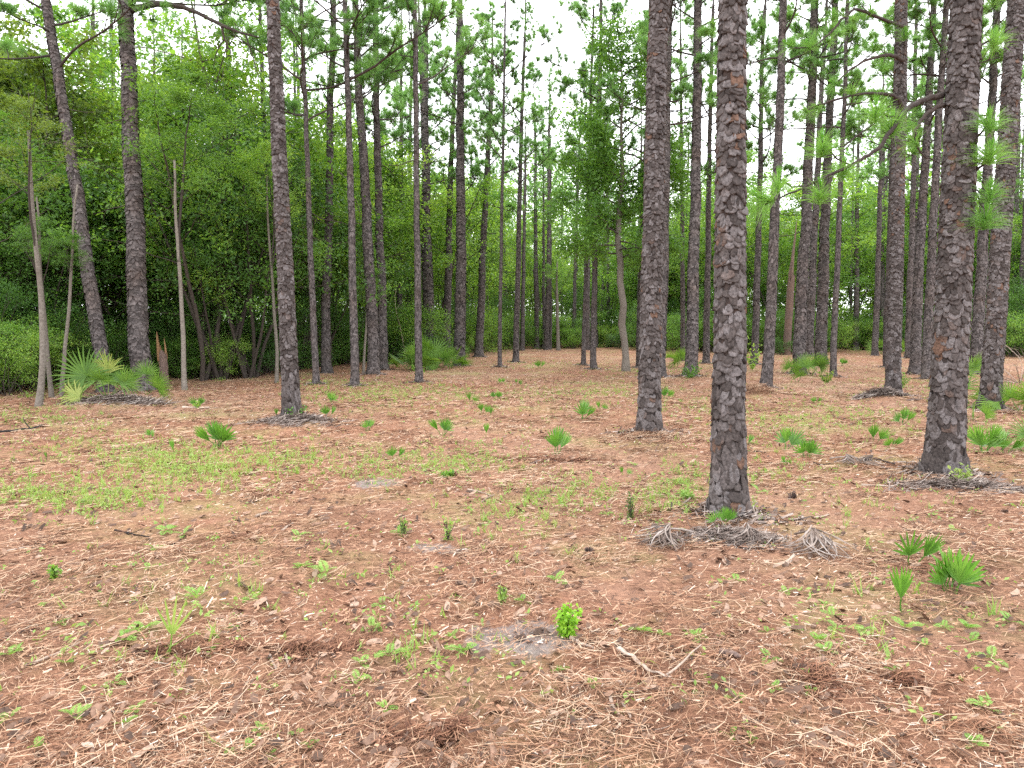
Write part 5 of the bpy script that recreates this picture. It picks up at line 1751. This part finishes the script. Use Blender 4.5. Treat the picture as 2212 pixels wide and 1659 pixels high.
stick([(1352, 1505), (1380, 1510), (1407, 1512)], 4, 'thin straight pale stick under the bleached slab', gw)
stick([(1312, 1375), (1345, 1378), (1374, 1386)], 6, 'flat pinkish splinter right of the round leaved bush', M['dead_wood'], flat=0.4)
stick([(1316, 1520), (1326, 1545), (1336, 1560)], 8, 'upright looking pale chip, left of a pair in the near litter', gw, 'wood_chip', 'wood', 0.02, 0.4)
stick([(1345, 1535), (1355, 1552), (1362, 1568)], 8, 'pale chip, right of a pair in the near litter', gw, 'wood_chip', 'wood', 0.02, 0.4)
stick([(1370, 1592), (1395, 1590), (1415, 1592)], 5, 'short pale forked stick near the lower edge', gw, twigs=1)
stick([(55, 1440), (95, 1424), (130, 1410), (172, 1388)], 7, 'long grey stick lying aslant in the lower left litter', gw, twigs=1)
stick([(583, 1425), (590, 1440), (597, 1455)], 6, 'tan bent stick, left of two standing in the dark hollow', gw)
stick([(617, 1420), (621, 1438), (625, 1450)], 7, 'tan thick stick, right of two in the dark hollow', gw)
stick([(198, 1541), (240, 1543), (290, 1548)], 5, 'long narrow grey splinter above the lower left corner', gw, flat=0.4)
stick([(330, 1436), (360, 1440), (392, 1437)], 6, 'short grey splinter under the star shaped seedling', gw, flat=0.4)
stick([(1696, 1228), (1706, 1218), (1714, 1206)], 12, 'stub of tan wood in front of the hanging dead frond', gw)
stick([(1556, 1428), (1575, 1432), (1597, 1440)], 22, 'brown rounded chunk of bark in a dark hollow', M['snag_wood'], 'bark_chunk', 'wood', 0.02, 0.6)
stick([(1755, 1122), (1772, 1120), (1790, 1114)], 8, 'curled pale leaf shred right of the nearest pine', gw, 'dry_leaf', 'leaf', 0.015, 0.35)
stick([(1861, 1046), (1900, 1050), (1938, 1053)], 4, 'thin pale stick in front of the big right hand pine', gw)
stick([(1610, 974), (1632, 975), (1655, 977)], 3, 'thin dark twig just right of the nearest trunk', M['char'])
stick([(1755, 1000), (1775, 1006), (1800, 1003)], 3, 'dark bent twig left of the bleached frond', M['char'])
stick([(1960, 868), (1985, 866), (2010, 864)], 9, 'dark slab of bark left of the big right hand pine', M['snag_wood'], 'bark_chunk', 'wood', 0.02, 0.5)
stick([(1958, 1040), (1990, 1030), (2020, 1030)], 5, 'grey root running left from the big right hand pine', gw)
stick([(1148, 995), (1175, 985), (1205, 990)], 4, 'thin reddish twig near the single upright seedling', M['snag_wood'])
stick([(1010, 1058), (1035, 1062), (1062, 1070)], 4, 'grey twig lying in the middle of the litter', gw)
stick([(1040, 1085), (1050, 1077), (1068, 1068)], 4, 'pale twig crossing beside the grey twig in the middle', gw)


def dry_leaf(px, py, wpx, label, yaw):
    b = G(px, py)
    r = np.random.default_rng(px)
    s = wpx / F_PX * b.y
    t = np.linspace(0, 1, 6)
    wv = np.array([0.05, 0.35, 0.48, 0.42, 0.25, 0.02]) * s
    C = np.stack([t * s - s / 2, 0.05 * s * np.sin(t * 3), 0.02 + 0.12 * s * (t - 0.5) ** 2 * 4], 1)
    V = np.stack([C + np.stack([0 * t, wv / 2, 0.25 * wv], 1), C, C - np.stack([0 * t, wv / 2, -0.25 * wv], 1)], 1).reshape(-1, 3)
    i = np.arange(5)[:, None] * 3
    tag(obj('dry_leaf', mesh('dry_leaf', V, np.concatenate([i + np.array([[0, 1, 4, 3]]), i + np.array([[1, 2, 5, 4]])]), gw), None, b, (0, 0, yaw)), label, 'leaf')


dry_leaf(190, 1626, 40, 'curled silvery dry leaf near the lower left corner', -0.4)
dry_leaf(905, 1388, 30, 'grey dry leaf left of the sandy patch', 0.1)
dry_leaf(1130, 1345, 24, 'bleached leaf on the sandy patch', 0.5)


def cone(px, py, wpx, label):
    b = G(px, py)
    s = wpx / F_PX * b.y
    o = thing('pine_cone', label, 'pine cone', b + Vector((0, 0, s * 0.28)), (R(80), 0, random.uniform(0, 6)))
    mb = MB()
    P = np.array([[0, 0, -0.5], [0, 0, -0.3], [0, 0, 0.1], [0, 0, 0.4], [0, 0, 0.55]]) * s
    mb.add(*tube(P, np.array([0.1, 0.18, 0.16, 0.1, 0.02]) * s, 7))
    obj('core', mb.mesh('core', M['cone'], True), o)
    sc = MB()
    for k in range(40):
        t = k / 40
        a = k * 2.4
        z = (-0.45 + 0.95 * t) * s
        rr = (0.34 * math.sin(math.pi * (0.2 + 0.75 * t)) + 0.05) * s
        d = np.array([math.cos(a), math.sin(a), 0.25])
        sd = np.array([-math.sin(a), math.cos(a), 0]) * s * 0.09
        p0 = np.array([0, 0, z])
        tip = p0 + d * rr * 1.25
        sc.add([p0 + d * rr * 0.3 - sd * 0.6, p0 + d * rr * 0.3 + sd * 0.6, tip + sd, tip - sd, tip + np.array([0, 0, 0.05 * s])], np.array([[0, 1, 2], [0, 2, 3], [3, 2, 4]]))
    tag(obj('scales', sc.mesh('scales', M['cone']), o), kind='stuff')


cone(1711, 1074, 19, 'dark open pine cone right of the nearest pine')
cone(2170, 1109, 13, 'small dark pine cone in front of the big right hand pine')
cone(1275, 1197, 22, 'flattened dark pine cone left of the nearest pine heap')


# ------------------------------------------------------------------ damp air between the trees
def haze():
    m, n, out = new_mat('damp_air')
    v = n.nodes.new('ShaderNodeVolumePrincipled')
    v.inputs['Density'].default_value = HAZE
    v.inputs['Color'].default_value = (0.95, 0.97, 1.0, 1)
    n.links.new(v.outputs[0], out.inputs['Volume'])
    lo, hi = np.array([-640, -640, -2.0]), np.array([640, 640, 25.0])
    V = np.array([[x, y, z] for z in (lo[2], hi[2]) for y in (lo[1], hi[1]) for x in (lo[0], hi[0])])
    Q = np.array([[0, 2, 3, 1], [4, 5, 7, 6], [0, 1, 5, 4], [2, 6, 7, 3], [0, 4, 6, 2], [1, 3, 7, 5]])
    tag(obj('haze', mesh('haze', V, Q, m)), 'thin damp haze in the air of the forest', kind='stuff')


if HAZE:
    haze()
